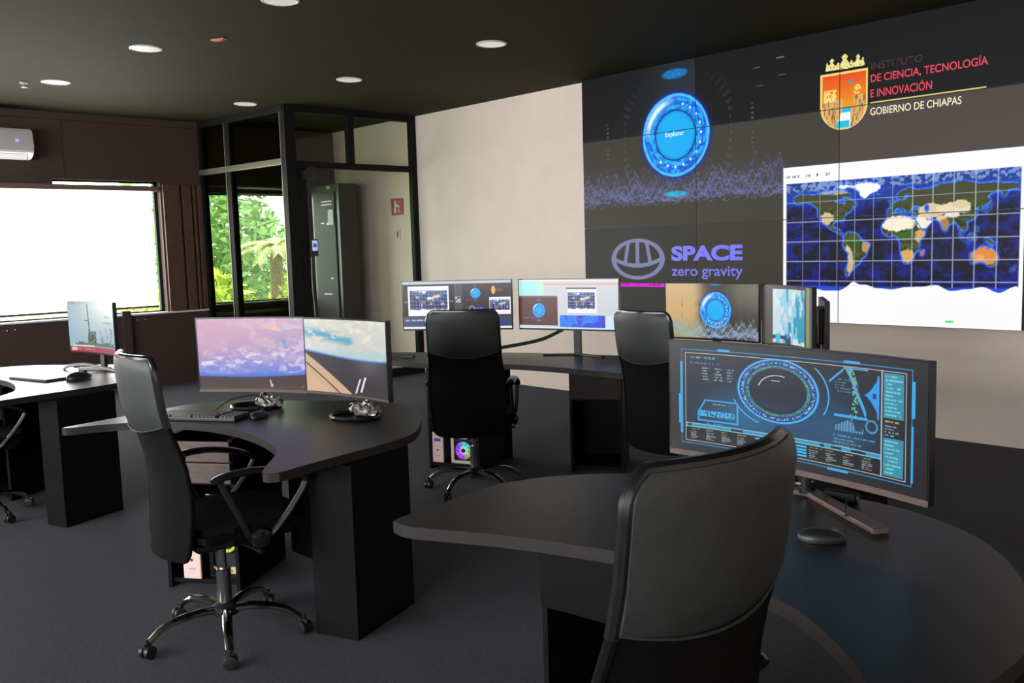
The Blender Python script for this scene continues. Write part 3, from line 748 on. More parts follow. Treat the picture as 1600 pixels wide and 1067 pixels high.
# ------------------------------------------------------------------ desks
def mkdesk(label, ztop, outline, corners, cab, ped, modesty, extra_cab=None, name='curved_desk'):
    """outline: list of points, flagged corner ones split the smoothing; coordinates in the room"""
    ox, oy = outline[0][0], outline[0][1]
    e = empty(name, (ox, oy, 0)); setp(e, label, 'desk', 'black curved control desks')
    n = len(outline); segs = []; cur = []
    order = list(range(corners[0], n)) + list(range(0, corners[0] + 1))
    for k in order:
        cur.append(Vector((outline[k][0] - ox, outline[k][1] - oy)))
        if k in corners and len(cur) > 1:
            segs.append(cur); cur = [cur[-1]]
    poly = []
    for s in segs:
        poly += catmull(s, 7)[:-1] if len(s) > 2 else s[:-1]
    b = bmesh.new(); prism(b, poly, ztop - 0.036, ztop, 0.004)
    b.normal_update()
    for f in b.faces: f.material_index = 1 if abs(f.normal.z) < 0.5 else 0
    obj('worktop', b, [M_top, M_edge], e)
    L = Vector((-ox, -oy, 0))
    for (fl, ax, w, d, mat) in cab:
        M = frame(Vector((fl[0], fl[1], 0)) + L, ax); z1 = ztop - 0.037; t = 0.018
        cb = bmesh.new()
        box(cb, (0, 0, 0), (t, d, z1), 0, M); box(cb, (w - t, 0, 0), (w, d, z1), 0, M)
        box(cb, (t, d - t, 0), (w - t, d, z1), 0, M); box(cb, (t, 0.01, 0.025), (w - t, d - t, 0.045), 0, M)
        box(cb, (t, 0.01, z1 - 0.215), (w - t, d - t, z1 - 0.2), 0, M)
        c = obj('drawer_cabinet', cb, M_ped, e)
        nd = 2 if mat is M_brown_lit else 1
        for k in range(nd):
            hh = 0.196 / nd
            obj('drawer', nbox((t * 0.4, -0.016, z1 - 0.203 + (hh + 0.002) * k), (w - t * 0.4, 0.005, z1 - 0.209 + (hh + 0.002) * (k + 1)), 0.003, M), mat, c)
    for (fl, ax, w, d) in ped:
        M = frame(Vector((fl[0], fl[1], 0)) + L, ax)
        obj('pedestal', nbox((0, 0, 0), (w, d, ztop - 0.037), 0.003, M), M_ped, e)
    for (a, bb) in modesty:
        a = Vector((a[0], a[1], 0)) + L; bb = Vector((bb[0], bb[1], 0)) + L; dd = bb - a
        obj('modesty_panel', nbox((0, 0, 0.04), (dd.length, 0.018, ztop - 0.037), 0, frame(a, (dd.x, dd.y))), M_ped, e)
    return e

T2o = [(-4.612, 1.385), (-4.635, 1.42), (-4.70, 1.72), (-4.775, 2.06), (-4.72, 2.24), (-4.614, 2.36), (-4.42, 2.50), (-4.132, 2.71), (-3.904, 2.80), (-3.70, 2.775), (-3.50, 2.68), (-3.315, 2.535), (-3.158, 2.369),
       (-3.085, 2.15), (-3.035, 1.85), (-2.985, 1.625), (-3.02, 1.585), (-3.065, 1.60), (-3.25, 1.755), (-3.331, 1.811), (-3.436, 1.849), (-3.645, 1.896), (-3.894, 1.913), (-4.162, 1.876), (-4.383, 1.765), (-4.52, 1.60), (-4.59, 1.42)]
mkdesk('black curved desk carrying the two curved monitors with pink and white earth views', 0.75, T2o, [0, 3, 15, 17], 
       [((-4.165, 1.665), (0.29, 0.195), 0.37, 0.46, M_brown_lit)], [((-3.19, 1.865), (0.2, 0.075), 0.21, 0.42)], [((-4.08, 2.27), (-3.30, 2.28))])
T1o = [(-2.165, 1.545), (-2.19, 1.60), (-2.25, 2.04), (-2.19, 2.21), (-2.07, 2.37), (-1.91, 2.49), (-1.66, 2.60), (-1.402, 2.635), (-1.15, 2.63), (-0.926, 2.535), (-0.776, 2.39), (-0.67, 2.22), (-0.59, 2.02), (-0.553, 1.845),
       (-0.56, 1.62), (-0.575, 1.36), (-0.62, 1.345), (-0.726, 1.543), (-0.893, 1.693), (-1.036, 1.77), (-1.24, 1.81), (-1.453, 1.79), (-1.652, 1.735), (-1.803, 1.682), (-1.946, 1.618), (-2.09, 1.548)]
mkdesk('black curved desk carrying the large monitor with the blue dashboard, closest to the viewer', 0.75, T1o, [0, 2, 15, 16],
       [((-1.825, 1.815), (0.99, 0.14), 0.42, 0.46, M_drawer_shade)], [((-0.80, 1.88), (0.97, 0.05), 0.2, 0.42)], [])
d3 = (-2.60, -0.28)
T3o = [(p[0] + d3[0], p[1] + d3[1]) for p in T2o]
mkdesk('black curved desk by the long window, its top glaring white', 0.785, T3o, [0, 3, 15, 17],
       [((-6.78, 1.40), (0.29, 0.195), 0.37, 0.46, M_brown_lit)], [((-5.715, 1.595), (0.155, 0.055), 0.165, 0.40)], [((-6.69, 2.0), (-5.80, 1.99))])
T4o = [(-5.98, 4.02), (-5.75, 3.93), (-5.44, 3.90), (-5.10, 3.93), (-4.83, 4.08), (-4.535, 4.24), (-4.20, 4.31), (-3.90, 4.33), (-3.60, 4.34), (-3.25, 4.33), (-2.75, 4.30), (-2.30, 4.36), (-2.12, 4.72), (-2.22, 5.12), (-2.45, 5.30),
       (-3.0, 5.30), (-3.786, 5.16), (-4.212, 5.03), (-4.65, 4.88), (-5.025, 4.73), (-5.42, 4.50), (-5.79, 4.26), (-5.96, 4.12)]
mkdesk('long black wavy-edged desk in front of the cream wall and video wall, with four monitors', 0.75, T4o, [0, 11],
       [((-5.05, 3.93), (0.93, 0.37), 0.40, 0.42, M_drawer_dim), ((-4.195, 4.485), (0.83, 0.56), 0.36, 0.42, M_drawer_dim)],
       [((-4.975, 4.27), (0.55, 0.83), 0.30, 0.04), ((-2.55, 4.55), (1, 0), 0.3, 0.5)], [], name='wavy_desk')

# ------------------------------------------------------------------ chairs
def make_chair():
    e = empty('office_chair', (0, 0, 0))
    yz = catmull([(-0.222, 0.40), (-0.210, 0.50), (-0.203, 0.62), (-0.212, 0.74), (-0.240, 0.85), (-0.272, 0.95), (-0.288, 1.06), (-0.300, 1.175)], 4)
    def yof(z):
        for p, q in zip(yz, yz[1:]):
            if z <= q[1]: return p[0] + (q[0] - p[0]) * (z - p[1]) / (q[1] - p[1])
        return yz[-1][0]
    def hw(z):   # half width of the back
        if z > 1.12: return 0.165 + 0.05 * math.sqrt(max(0, 1 - ((z - 1.12) / 0.055) ** 2))
        if z < 0.46: return 0.165 + 0.055 * math.sqrt(max(0, 1 - ((0.46 - z) / 0.06) ** 2))
        return 0.215 + 0.022 * math.exp(-((z - 0.66) / 0.16) ** 2) * 1.0
    def back_y(u, z): return yof(z) + 0.045 * u * u - 0.03
    def shell(z0, z1, th, nu=18, nv=20, seam=0.0, bulge=0.0, shrink=0.0):
        b = bmesh.new(); F = []; R = []
        for j in range(nv + 1):
            rF, rR = [], []
            for i in range(nu + 1):
                u = -1 + 2 * i / nu
                zl = z0 + seam * (1 - u * u)
                z = zl + (z1 - zl) * j / nv
                w = hw(z) - shrink
                y = back_y(u, z); bb = bulge * (1 - u ** 4) * (1 - (2 * j / nv - 1) ** 4)
                rF.append(b.verts.new((u * w, y + th / 2 + bb, z))); rR.append(b.verts.new((u * w, y - th / 2 - bb, z)))
            F.append(rF); R.append(rR)
        for j in range(nv):
            for i in range(nu):
                b.faces.new((F[j][i], F[j][i + 1], F[j + 1][i + 1], F[j + 1][i])); b.faces.new((R[j][i], R[j + 1][i], R[j + 1][i + 1], R[j][i + 1]))
            b.faces.new((F[j][0], F[j + 1][0], R[j + 1][0], R[j][0])); b.faces.new((F[j][nu], R[j][nu], R[j + 1][nu], F[j + 1][nu]))
        for i in range(nu):
            b.faces.new((F[0][i], R[0][i], R[0][i + 1], F[0][i + 1])); b.faces.new((F[nv][i], F[nv][i + 1], R[nv][i + 1], R[nv][i]))
        return b
    obj('head_panel', shell(0.925, 1.172, 0.030, seam=-0.035, bulge=0.006), M_leather, e, True)
    hp = e.children[-1]
    obj('seam', ntube([(hw(0.93) * u * 0.99, back_y(u, 0.91) - 0.0175, 0.925 - 0.035 * (1 - u * u)) for u in np.linspace(-1, 1, 15)], 0.003, 6), M_leather, hp, True)
    obj('mesh_back', shell(0.405, 0.93, 0.014, shrink=0.006, seam=-0.0), M_mesh, e, True)
    # tubular rim of the back
    loop = []
    zs = [0.402, 0.41, 0.43, 0.46, 0.52, 0.60, 0.68, 0.76, 0.84, 0.92, 1.0, 1.06, 1.10, 1.13, 1.155, 1.168, 1.173]
    for z in zs: loop.append((hw(z), back_y(1, z), z))
    for k in range(1, 8): u = 1 - 2 * k / 8; loop.append((hw(1.173) * u, back_y(u, 1.173), 1.174))
    for z in zs[::-1]: loop.append((-hw(z), back_y(1, z), z))
    for k in range(1, 8): u = -1 + 2 * k / 8; loop.append((hw(0.402) * u, back_y(u, 0.402), 0.400))
    i0 = next(i for i, q in enumerate(loop) if q[2] > 0.91); i1 = len(loop) - 8 - i0
    obj('back_frame', ntube(loop[i0:i1 + 1], 0.013, 8), M_blackg, e, True)
    obj('mesh_rim', ntube(loop[i1:] + loop[:i0 + 1], 0.011, 8), M_mesh, e, True)
    # lumbar bar
    obj('lumbar_bar', ntube([(hw(0.80) * u, back_y(u, 0.80) + 0.012, 0.80) for u in np.linspace(-0.96, 0.96, 9)], 0.014, 8, flat=1.6), M_black, e, True)
    # seat
    b = bmesh.new(); pol = catmull([(-0.22, -0.17), (0.22, -0.17), (0.25, -0.05), (0.25, 0.15), (0.21, 0.26), (0, 0.285), (-0.21, 0.26), (-0.25, 0.15), (-0.25, -0.05)], 4, True)
    prism(b, pol, 0.445, 0.515, 0.022)
    obj('seat', b, M_mesh, e, True)
    obj('seat_pan', nbox((-0.20, -0.17, 0.425), (0.20, 0.22, 0.447), 0.008), M_black, e)
    obj('tilt_mechanism', nbox((-0.07, -0.12, 0.375), (0.07, 0.12, 0.427), 0.012), M_black, e)
    obj('tilt_lever', ntube([(0.05, 0.03, 0.40), (0.22, 0.05, 0.40), (0.26, 0.06, 0.395)], [0.006, 0.006, 0.010], 8), M_black, e)
    for s in (-1, 1):
        x = 0.258 * s
        am = ntube(catmull([(x, -0.115, 0.700), (x, -0.06, 0.714), (x, 0.04, 0.718), (x, 0.14, 0.702), (x, 0.23, 0.672), (x, 0.265, 0.645)], 4), [0.02] + [0.026] * 19 + [0.02], 10, flat=0.55)
        a = obj('armrest', am, M_blackg, e, True)
        obj('arm_strut', ntube(catmull([(x, 0.263, 0.648), (x, 0.235, 0.60), (x, 0.17, 0.52), (x * 0.97, 0.105, 0.455), (x * 0.75, 0.08, 0.436)], 4), 0.014, 8, flat=0.8), M_grey, a, True)
        obj('arm_strut', ntube(catmull([(x, -0.09, 0.704), (x, -0.07, 0.66), (x, -0.02, 0.55), (x * 0.97, 0.02, 0.46), (x * 0.75, 0.04, 0.436)], 4), 0.013, 8, flat=0.8), M_black, a, True)
        Mk = Matrix.Translation((x * 0.98, 0.06, 0.452)) @ Matrix.Rotation(s * PI / 2, 4, 'Y')
        obj('arm_knob', nlathe([(0.040, 0), (0.041, 0.012), (0.036, 0.022), (0.02, 0.028)], 24, Mk), M_blackg, a, True)
    # swivel base
    sb = obj('swivel_base', nlathe([(0.045, 0.095), (0.052, 0.10), (0.052, 0.135), (0.03, 0.15), (0.029, 0.155)], 24), M_black, e, True)
    obj('column_cover', nlathe([(0.029, 0.15), (0.0285, 0.285), (0.024, 0.29)], 24), M_cover, sb, True)
    obj('gas_column', nlathe([(0.0155, 0.285), (0.0155, 0.43)], 20), M_chrome, sb, True)
    for k in range(5):
        Mr = Matrix.Rotation(math.radians(-80 + 72 * k), 4, 'Z')
        pts = catmull([(0.03, 0, 0.120), (0.10, 0, 0.128), (0.19, 0, 0.122), (0.255, 0, 0.102), (0.302, 0, 0.068)], 4)
        obj('base_leg', ntube([Mr @ p for p in pts], [0.023 - 0.007 * i / 16 for i in range(17)], 10, flat=0.75), M_chrome, sb, True)
        Mc = Mr @ Matrix.Translation((0.315, 0, 0.0)) @ Matrix.Rotation(0.5 + k, 4, 'Z')
        cb = bmesh.new()
        for s in (-1, 1):
            lathe(cb, [(0.020, 0.004), (0.0265, 0.006), (0.0275, 0.014), (0.0265, 0.022), (0.018, 0.024)], 16, Mc @ Matrix.Translation((0, 0, 0.0275)) @ Matrix.Rotation(s * PI / 2, 4, 'X'))
        box(cb, (-0.02, -0.005, 0.02), (0.018, 0.005, 0.062), 0.003, Mc)
        lathe(cb, [(0.008, 0.055), (0.008, 0.078)], 10, Mc)
        obj('caster', cb, M_black, sb, True)
    return e
ch0 = make_chair()
def place_chair(first, x, y, deg, base_rot, lift, label, arm_back=0.0):
    o = ch0 if first else copy_tree(ch0)
    o.location = (x, y, 0); o.rotation_euler = (0, 0, math.radians(deg - 90))
    for c in o.children:
        if c.name.split('.')[0] == 'swivel_base': c.rotation_euler = (0, 0, math.radians(base_rot))
        else: c.location.z = lift
        if c.name.split('.')[0] == 'armrest': c.location.y = -arm_back
    setp(o, label, 'office chair', 'black high-back office chairs')
    return o
place_chair(False, -3.437, 1.598, 85, -11, 0.01, 'black high-back chair on a chrome base at the desk with pink and white earth monitors')
place_chair(False, -1.10, 1.225, 178, 20, 0.045, 'black high-back chair cropped by the bottom edge, overlapping the blue dashboard monitor', 0.085)
place_chair(False, -4.365, 3.765, 130, -34, 0.0, 'black high-back chair seen from behind in front of the white computer case')
place_chair(False, -3.09, 4.22, 82, 12, 0.0, 'black high-back chair between the logo wall and the blue dashboard monitor, base hidden')
place_chair(True, -6.22, 1.33, 90, 30, 0.0, 'chair at the window desk, mostly cut off by the left edge of the photo')

# ------------------------------------------------------------------ monitors
def shell_bm(Wd, Hd, sag, y0, th, zc, n=16, bev=0.0):
    """curved housing from front plane y0 back to y0+th"""
    b = bmesh.new(); rows = []
    for i in range(n + 1):
        u = -1 + 2 * i / n; x = u * Wd / 2; y = y0 - sag * u * u
        rows.append([b.verts.new((x, y, zc - Hd / 2)), b.verts.new((x, y, zc + Hd / 2)), b.verts.new((x, y + th, zc + Hd / 2 - 0.002)), b.verts.new((x, y + th, zc - Hd / 2 + 0.002))])
    for A, B in zip(rows, rows[1:]):
        for k in range(4): b.faces.new((A[k], B[k], B[(k + 1) % 4], A[(k + 1) % 4]))
    b.faces.new(rows[0][::-1]); b.faces.new(rows[-1])
    return b
def monitor(label, pos, yaw, Wd, Hd, sag, func, deskz, stand='ring', res=(260, 150), bezel=0.009, chin=0.016, frame_mat=None, base_off=(0, 0.03)):
    zc = pos[2] - deskz
    e = empty('monitor', (pos[0], pos[1], deskz), math.radians(yaw + 90)); setp(e, label, 'monitor')
    h = obj('housing', shell_bm(Wd, Hd, sag, 0.002, 0.028, zc), frame_mat or M_blackg, e)
    screen_grid('screen', Wd - 2 * bezel, Hd - bezel - chin, res[0], res[1], func, M_screen, e, sag * ((Wd - 2 * bezel) / Wd) ** 2, 0.0008, zc + (chin - bezel) / 2)
    if stand != 'bar':
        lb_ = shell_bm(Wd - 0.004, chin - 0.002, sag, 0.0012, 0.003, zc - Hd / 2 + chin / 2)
        obj('chin_bezel', lb_, M_brown_lit, e)  # brown of the chin stands for a warm reflection of the wall
    bx, by = base_off
    obj('electronics_cover', nbox((-0.14, 0.022, zc - 0.11), (0.14, 0.055, zc + 0.10), 0.012), M_black, e)
    if stand == 'ring':
        obj('stand_neck', ntube(catmull([(bx, by + 0.03, 0.020), (bx, by + 0.055, 0.07), (bx, 0.07, zc - 0.06), (bx, 0.045, zc)], 4), 0.018, 10), M_blackg, e, True)
        rg = [(bx + 0.13 * math.cos(t), by - 0.035 + 0.10 * math.sin(t), 0.009) for t in np.linspace(0, 2 * PI, 41)[:-1]]
        obj('stand_base', ntube(rg, 0.009, 8, closed=True), M_chrome if stand == 'ringc' else M_blackg, e, True)
    elif stand == 'vee':
        obj('stand_neck', ntube([(bx, 0.11, 0.01), (bx, 0.10, zc)], 0.026, 12), M_blackg, e, True)
        obj('neck_bracket', nbox((bx - 0.05, 0.05, zc - 0.05), (bx + 0.05, 0.12, zc + 0.05), 0.008), M_black, e)
        for s in (-1, 1):
            p0, p1 = Vector((bx, 0.125)), Vector((bx + s * 0.36, -0.075)); d = (p1 - p0)
            obj('stand_leg', nbox((0, -0.024, 0), (d.length, 0.024, 0.016), 0.004, frame((p0.x, p0.y, 0), (d.x, d.y))), M_brown_lit, e)  # brown stands for the reflection on the flat leg tops
    elif stand == 'bar':
        obj('stand_neck', nbox((bx - 0.028, by + 0.005, 0.008), (bx + 0.028, by + 0.03, zc), 0.004), M_black, e)
        for s in (-1, 1):
            p0, p1 = Vector((bx, by + 0.03)), Vector((bx + s * 0.24, by - 0.07)); d = p1 - p0
            obj('stand_leg', nbox((0, -0.02, 0), (d.length, 0.02, 0.012), 0.003, frame((p0.x, p0.y, 0), (d.x, d.y))), M_black, e)
    return e

def greek(c, u, v, a, b, c0, d, rows, col, seed=1, k=0.9, dens=0.38, sc=150):
    m = rect(u, v, a, b, c0, d)
    rr = (v - c0) / (d - c0) * rows
    ln = np.floor(rr); fr = rr - ln
    ends = a + (b - a) * (0.45 + 0.55 * _h(ln, ln * 0 + seed, 7))
    t = m & (fr > 0.3) & (fr < 0.75) & (u < ends) & (vn(u * sc * 2.4, ln * 3.7, seed) > dens)
    return lay(c, t * k, col)

def im_dashboard(u, v):
    asp = 2.35; x = u * asp
    c = flat(u, (26, 25, 30))
    g = np.exp(-(((u - 0.46) / 0.34) ** 2 + ((v - 0.42) / 0.34) ** 2))
    c = lay(c, g * 0.8 * (v > 0.22), (24, 72, 116)); c = lay(c, np.exp(-(((u - 0.30) / 0.16) ** 2 + ((v - 0.36) / 0.2) ** 2)) * 0.5 * (v > 0.26), (40, 130, 180)); c = lay(c, np.exp(-(((u - 0.68) / 0.14) ** 2 + ((v - 0.36) / 0.2) ** 2)) * 0.45 * (v > 0.26), (36, 110, 160))
    c = lay(c, ((np.abs((x * 26) % 1 - 0.5) > 0.45) | (np.abs((v * 26) % 1 - 0.5) > 0.45)) * 0.18 * g, (60, 120, 160))
    c = lay(c, sst(0.12, 0.0, u) * 0.5, (64, 48, 44))
    fr = lambda a, b, c0, d, w: (rect(x, v, a * asp - w, b * asp + w, c0 - w, d + w) & ~rect(x, v, a * asp, b * asp, c0, d))
    c = lay(c, fr(0.050, 0.945, 0.075, 0.93, 0.007), (40, 128, 190))
    c = lay(c, fr(0.066, 0.925, 0.10, 0.90, 0.006), (190, 190, 196))
    for (a, b, c0, d) in ((0.20, 0.25, 0.93, 0.95), (0.70, 0.76, 0.93, 0.95), (0.28, 0.34, 0.055, 0.075), (0.64, 0.72, 0.055, 0.075), (0.036, 0.049, 0.25, 0.52), (0.043, 0.053, 0.16, 0.82), (0.945, 0.957, 0.58, 0.85), (0.945, 0.953, 0.10, 0.52)):
        c = lay(c, rect(u, v, a, b, c0, d), (50, 165, 225))
    # dial
    dx, dz = (x - 0.445 * asp) / 0.385, (v - 0.635) / 0.275; d = np.hypot(dx, dz); t = np.arctan2(dz, dx)
    c = lay(c, (d < 0.99), (30, 66, 140)); c = lay(c, sst(0.05, 0.0, np.abs(d - 0.97)), (70, 190, 255))
    c = lay(c, (np.abs(d - 0.87) < 0.065) * (vn(t * 40, d * 40, 5) > 0.5), (22, 40, 96))
    c = lay(c, (np.abs(d - 0.87) < 0.035) * (vn(t * 60, d * 30, 8) > 0.62), (150, 210, 240))
    c = lay(c, (np.abs(d - 0.75) < 0.035) * (vn(t * 46, d * 60, 2) > 0.5), (84, 170, 96))
    c = lay(c, (d < 0.70), (28, 40, 62)); c = lay(c, (d < 0.69), (30, 34, 44)); c = lay(c, sst(0.72, 0.55, d) * sst(0.0, 0.7, -dz) * 0.4, (30, 80, 130))
    c = lay(c, (np.abs(d - 0.48) < 0.012) & (t > 1.2) & (t < 2.9), (190, 210, 225)); c = lay(c, rect(dx, dz, -0.15, 0.05, 0.30, 0.325), (170, 180, 190))
    for r0, t0, t1 in ((1.22, -0.45, 0.75), (1.16, 3.5, 4.3)):
        tt = np.where(t < 0, t + 2 * PI, t) if t0 > 1 else t
        c = lay(c, (np.abs(d - r0) < 0.016) & (tt > t0) & (tt < t1), (70, 170, 235))
    # upper left text, trapezoids
    c = greek(c, u, v, 0.085, 0.27, 0.845, 0.885, 1, (90, 170, 190), 3); c = greek(c, u, v, 0.085, 0.285, 0.795, 0.835, 1, (70, 100, 190), 4)
    for a in (0.135, 0.185, 0.238): c = greek(c, u, v, a, a + 0.04, 0.66, 0.785, 5, (150, 160, 170), 5 + int(a * 100))
    q = (v - 0.29) / 0.20; xl = 0.115 + 0.05 * np.clip(q - 0.4, 0, 1); edge = rect(u, v, 0.11, 0.285, 0.29, 0.49) & (u > xl) & ~(rect(u, v, 0.118, 0.278, 0.305, 0.475) & (u > xl + 0.008))
    c = lay(c, edge, (60, 150, 220)); c = greek(c, u, v, 0.18, 0.27, 0.44, 0.465, 1, (150, 180, 60), 9)
    c = lay(c, rect(u, v, 0.125, 0.27, 0.335, 0.39) & (vn(u * 260, v * 60, 3) > 0.38), (60, 170, 220)); c = greek(c, u, v, 0.15, 0.285, 0.235, 0.285, 2, (70, 150, 200), 11)
    # right hexagon, fan and triangle
    hx = rect(u, v, 0.635, 0.76, 0.50, 0.92); ln_ = np.abs((v - 0.79) - (u - 0.655) * 2.0) < 0.01
    c = lay(c, (ln_ & inr(u, 0.645, 0.70)) | (rect(u, v, 0.70, 0.79, 0.885, 0.897)) | ((np.abs((v - 0.885) + (u - 0.715) * 5.0) < 0.03) & inr(u, 0.715, 0.785)) | rect(u, v, 0.665, 0.79, 0.50, 0.52), (60, 160, 230))
    c = greek(c, u, v, 0.665, 0.745, 0.69, 0.81, 5, (70, 130, 170), 15)
    e = np.hypot((x - 0.56 * asp) / 0.5, (v - 0.66) / 0.5); ft = (e > 0.82) & (e < 0.93) & inr(v, 0.48, 0.90) & (x > 0.7 * asp)
    c = lay(c, ft & (vn(u * 190, v * 80, 9) > 0.55), (110, 170, 150))
    tri = (u > 0.775) & (u < 0.832) & (np.abs(v - 0.70) < 0.16 * (np.clip(u - 0.775, 0, 1) / 0.057) ** 1.6); c = lay(c, tri, (40, 150, 230)); c = lay(c, rect(u, v, 0.808, 0.82, 0.68, 0.72) & tri, (20, 60, 120))
    c = lay(c, rect(u, v, 0.824, 0.832, 0.52, 0.86) * 0.8, (50, 150, 225))
    br = rect(u, v, 0.67, 0.775, 0.39, 0.50) & (v < 0.39 + 0.10 * vn(u * 60, u * 0, 4)) & (np.abs((u * 90) % 1 - 0.5) < 0.33); c = lay(c, br, (90, 150, 190))
    e = np.hypot((x - 0.805 * asp) / 0.055, (v - 0.46) / 0.055); c = lay(c, (np.abs(e - 0.85) < 0.14), (70, 140, 190))
    c = greek(c, u, v, 0.66, 0.83, 0.335, 0.36, 1, (70, 150, 190), 16); c = greek(c, u, v, 0.665, 0.79, 0.255, 0.33, 3, (100, 150, 180), 17)
    # rule lines and lower tables
    c = lay(c, rect(u, v, 0.066, 0.838, 0.255, 0.263) | rect(u, v, 0.066, 0.838, 0.222, 0.230), (120, 190, 215)); c = lay(c, rect(u, v, 0.066, 0.838, 0.231, 0.254) & (vn(u * 50, v * 0, 3) > 0.35), (60, 140, 175))
    c = lay(c, rect(u, v, 0.066, 0.838, 0.10, 0.222), (24, 22, 28))
    for i, a in enumerate((0.085, 0.15, 0.215, 0.28, 0.57, 0.635, 0.70, 0.77)):
        c = greek(c, u, v, a, a + 0.05, 0.195, 0.215, 1, (150, 170, 70), 20 + i); c = greek(c, u, v, a, a + 0.042, 0.115, 0.19, 5, (160, 168, 176), 30 + i, 0.9, 0.25)
    for k in range(4): c = lay(c, rect(u, v, 0.355, 0.45, 0.118 + k * 0.025, 0.134 + k * 0.025) | rect(u, v, 0.47, 0.56, 0.118 + k * 0.025, 0.134 + k * 0.025), (40, 180, 235))
    # right column
    c = lay(c, rect(u, v, 0.838, 0.843, 0.10, 0.90), (170, 190, 200))
    c = lay(c, rect(u, v, 0.847, 0.918, 0.11, 0.40) | rect(u, v, 0.847, 0.918, 0.55, 0.89), (52, 140, 164))
    c = greek(c, u, v, 0.851, 0.915, 0.12, 0.39, 9, (130, 210, 225), 51, 0.8, 0.3); c = greek(c, u, v, 0.851, 0.915, 0.56, 0.88, 11, (130, 210, 225), 52, 0.8, 0.3)
    c = greek(c, u, v, 0.851, 0.915, 0.41, 0.50, 4, (150, 160, 170), 53); c = greek(c, u, v, 0.851, 0.915, 0.51, 0.54, 1, (190, 180, 60), 54)
    return c
def im_pink_earth(u, v):
    c = flat(u, (0, 0, 0)); n = fbm(u * 5 + 2, v * 4, 3, 5); n2 = fbm(u * 9 + n * 3, v * 9, 6, 5); n3 = fbm(u * 14 + n2 * 4, v * 16 + n * 2, 12, 5)
    c = lay(c, np.ones(u.shape), (176, 146, 188)); c = lay(c, sst(0.3, 0.9, v + 0.35 * (n - 0.5) - 0.35 * (u - 0.3)), (198, 152, 178)); c = lay(c, sst(0.62, 0.3, v + 0.2 * (n - 0.5)), (142, 136, 206))
    c = lay(c, sst(0.40, 0.16, v), (88, 120, 210)); c = lay(c, sst(0.50, 0.75, n2) * 0.5, (206, 182, 206))
    c = lay(c, sst(0.5, 0.72, n3) * np.exp(-((v - 0.42) / 0.14) ** 2) * 0.9, (236, 230, 244)); c = lay(c, sst(0.52, 0.68, n3) * sst(0.66, 0.92, u) * 0.75, (206, 190, 226))
    c = lay(c, sst(0.55, 0.62, n2) * np.exp(-(((u - 0.70) / 0.09) ** 2 + ((v - 0.82) / 0.16) ** 2)), (226, 180, 172)); c = lay(c, np.exp(-(((u - 0.80 - 0.12 * (n3 - 0.5) + 0.10 * (v - 0.66)) / 0.025) ** 2 + ((v - 0.66) / 0.15) ** 2)) * sst(0.4, 0.55, n2) * 0.8, (84, 136, 200))
    lim = 0.17 + 0.13 * (u - 0.5) ** 2 + 0.03 * (u - 0.4)
    c = lay(c, sst(0.05, 0.0, np.abs(v - lim - 0.01)), (70, 112, 216)); c = lay(c, (v < lim) * 1.0, (64, 46, 44)); c = lay(c, sst(0.0, 0.02, lim - v) * sst(0.1, 0.0, v) * 0.5, (92, 66, 62))
    c = lay(c, (np.abs((u - 0.66) - (v - 0.06) * -0.16) < 0.006) & inr(v, 0.03, 0.13), (220, 205, 210)); c = lay(c, rect(u, v, 0.655, 0.675, 0.03, 0.075), (206, 190, 196)); c = lay(c, np.hypot((u - 0.965) / 0.006, (v - 0.045) / 0.012) < 1, (226, 70, 60))
    return c
def im_white_earth(u, v):
    n = fbm(u * 4, v * 6 + u, 8, 5); n2 = fbm(u * 11 + n * 3, v * 14, 14, 5)
    c = flat(u, (206, 206, 200)); c = lay(c, sst(0.45, 0.75, n2) * 0.7, (238, 232, 216)); c = lay(c, sst(0.55, 0.3, u) * 0.35, (226, 218, 204))
    band = np.exp(-(((v - (0.83 - 0.22 * u)) / 0.07) ** 2)) * sst(0.62, 0.5, u) * sst(0.48, 0.62, n2 + 0.08); c = lay(c, band * 0.9, (70, 156, 190)); c = lay(c, sst(0.66, 0.54, v) * 0.5, (150, 200, 215))
    lim = 0.56 - 0.14 * np.sin(np.clip(u, 0, 1) * 1.7) + 0.05 * u * u
    c = lay(c, sst(0.04, 0.0, np.abs(v - lim)), (62, 110, 190)); c = lay(c, (v < lim), (58, 52, 60)); c = lay(c, (v < lim) * sst(0.3, 0.0, np.abs(u - 0.75)) * 0.35 * sst(0.15, 0.45, v), (150, 150, 158))
    wing = (v < 0.52 - 1.02 * u) & (v > 0.33 - 1.35 * u * 1.15 + 0.0 * u); wing = (v < 0.53 - 1.0 * u) & (u < 0.52)
    c = lay(c, wing, (206, 172, 140)); c = lay(c, (np.abs(v - (0.40 - 1.06 * u)) < 0.012) & wing, (60, 48, 44)); c = lay(c, wing & (v < 0.30 - 1.15 * u), (214, 176, 144))
    c = lay(c, (np.abs((u - 0.60) - (v - 0.1) * 0.32) < 0.010) & inr(v, 0.02, 0.22), (226, 224, 228)); c = lay(c, (np.abs((u - 0.66) - (v - 0.1) * 0.30) < 0.012) & inr(v, 0.04, 0.25), (232, 230, 232)); return c
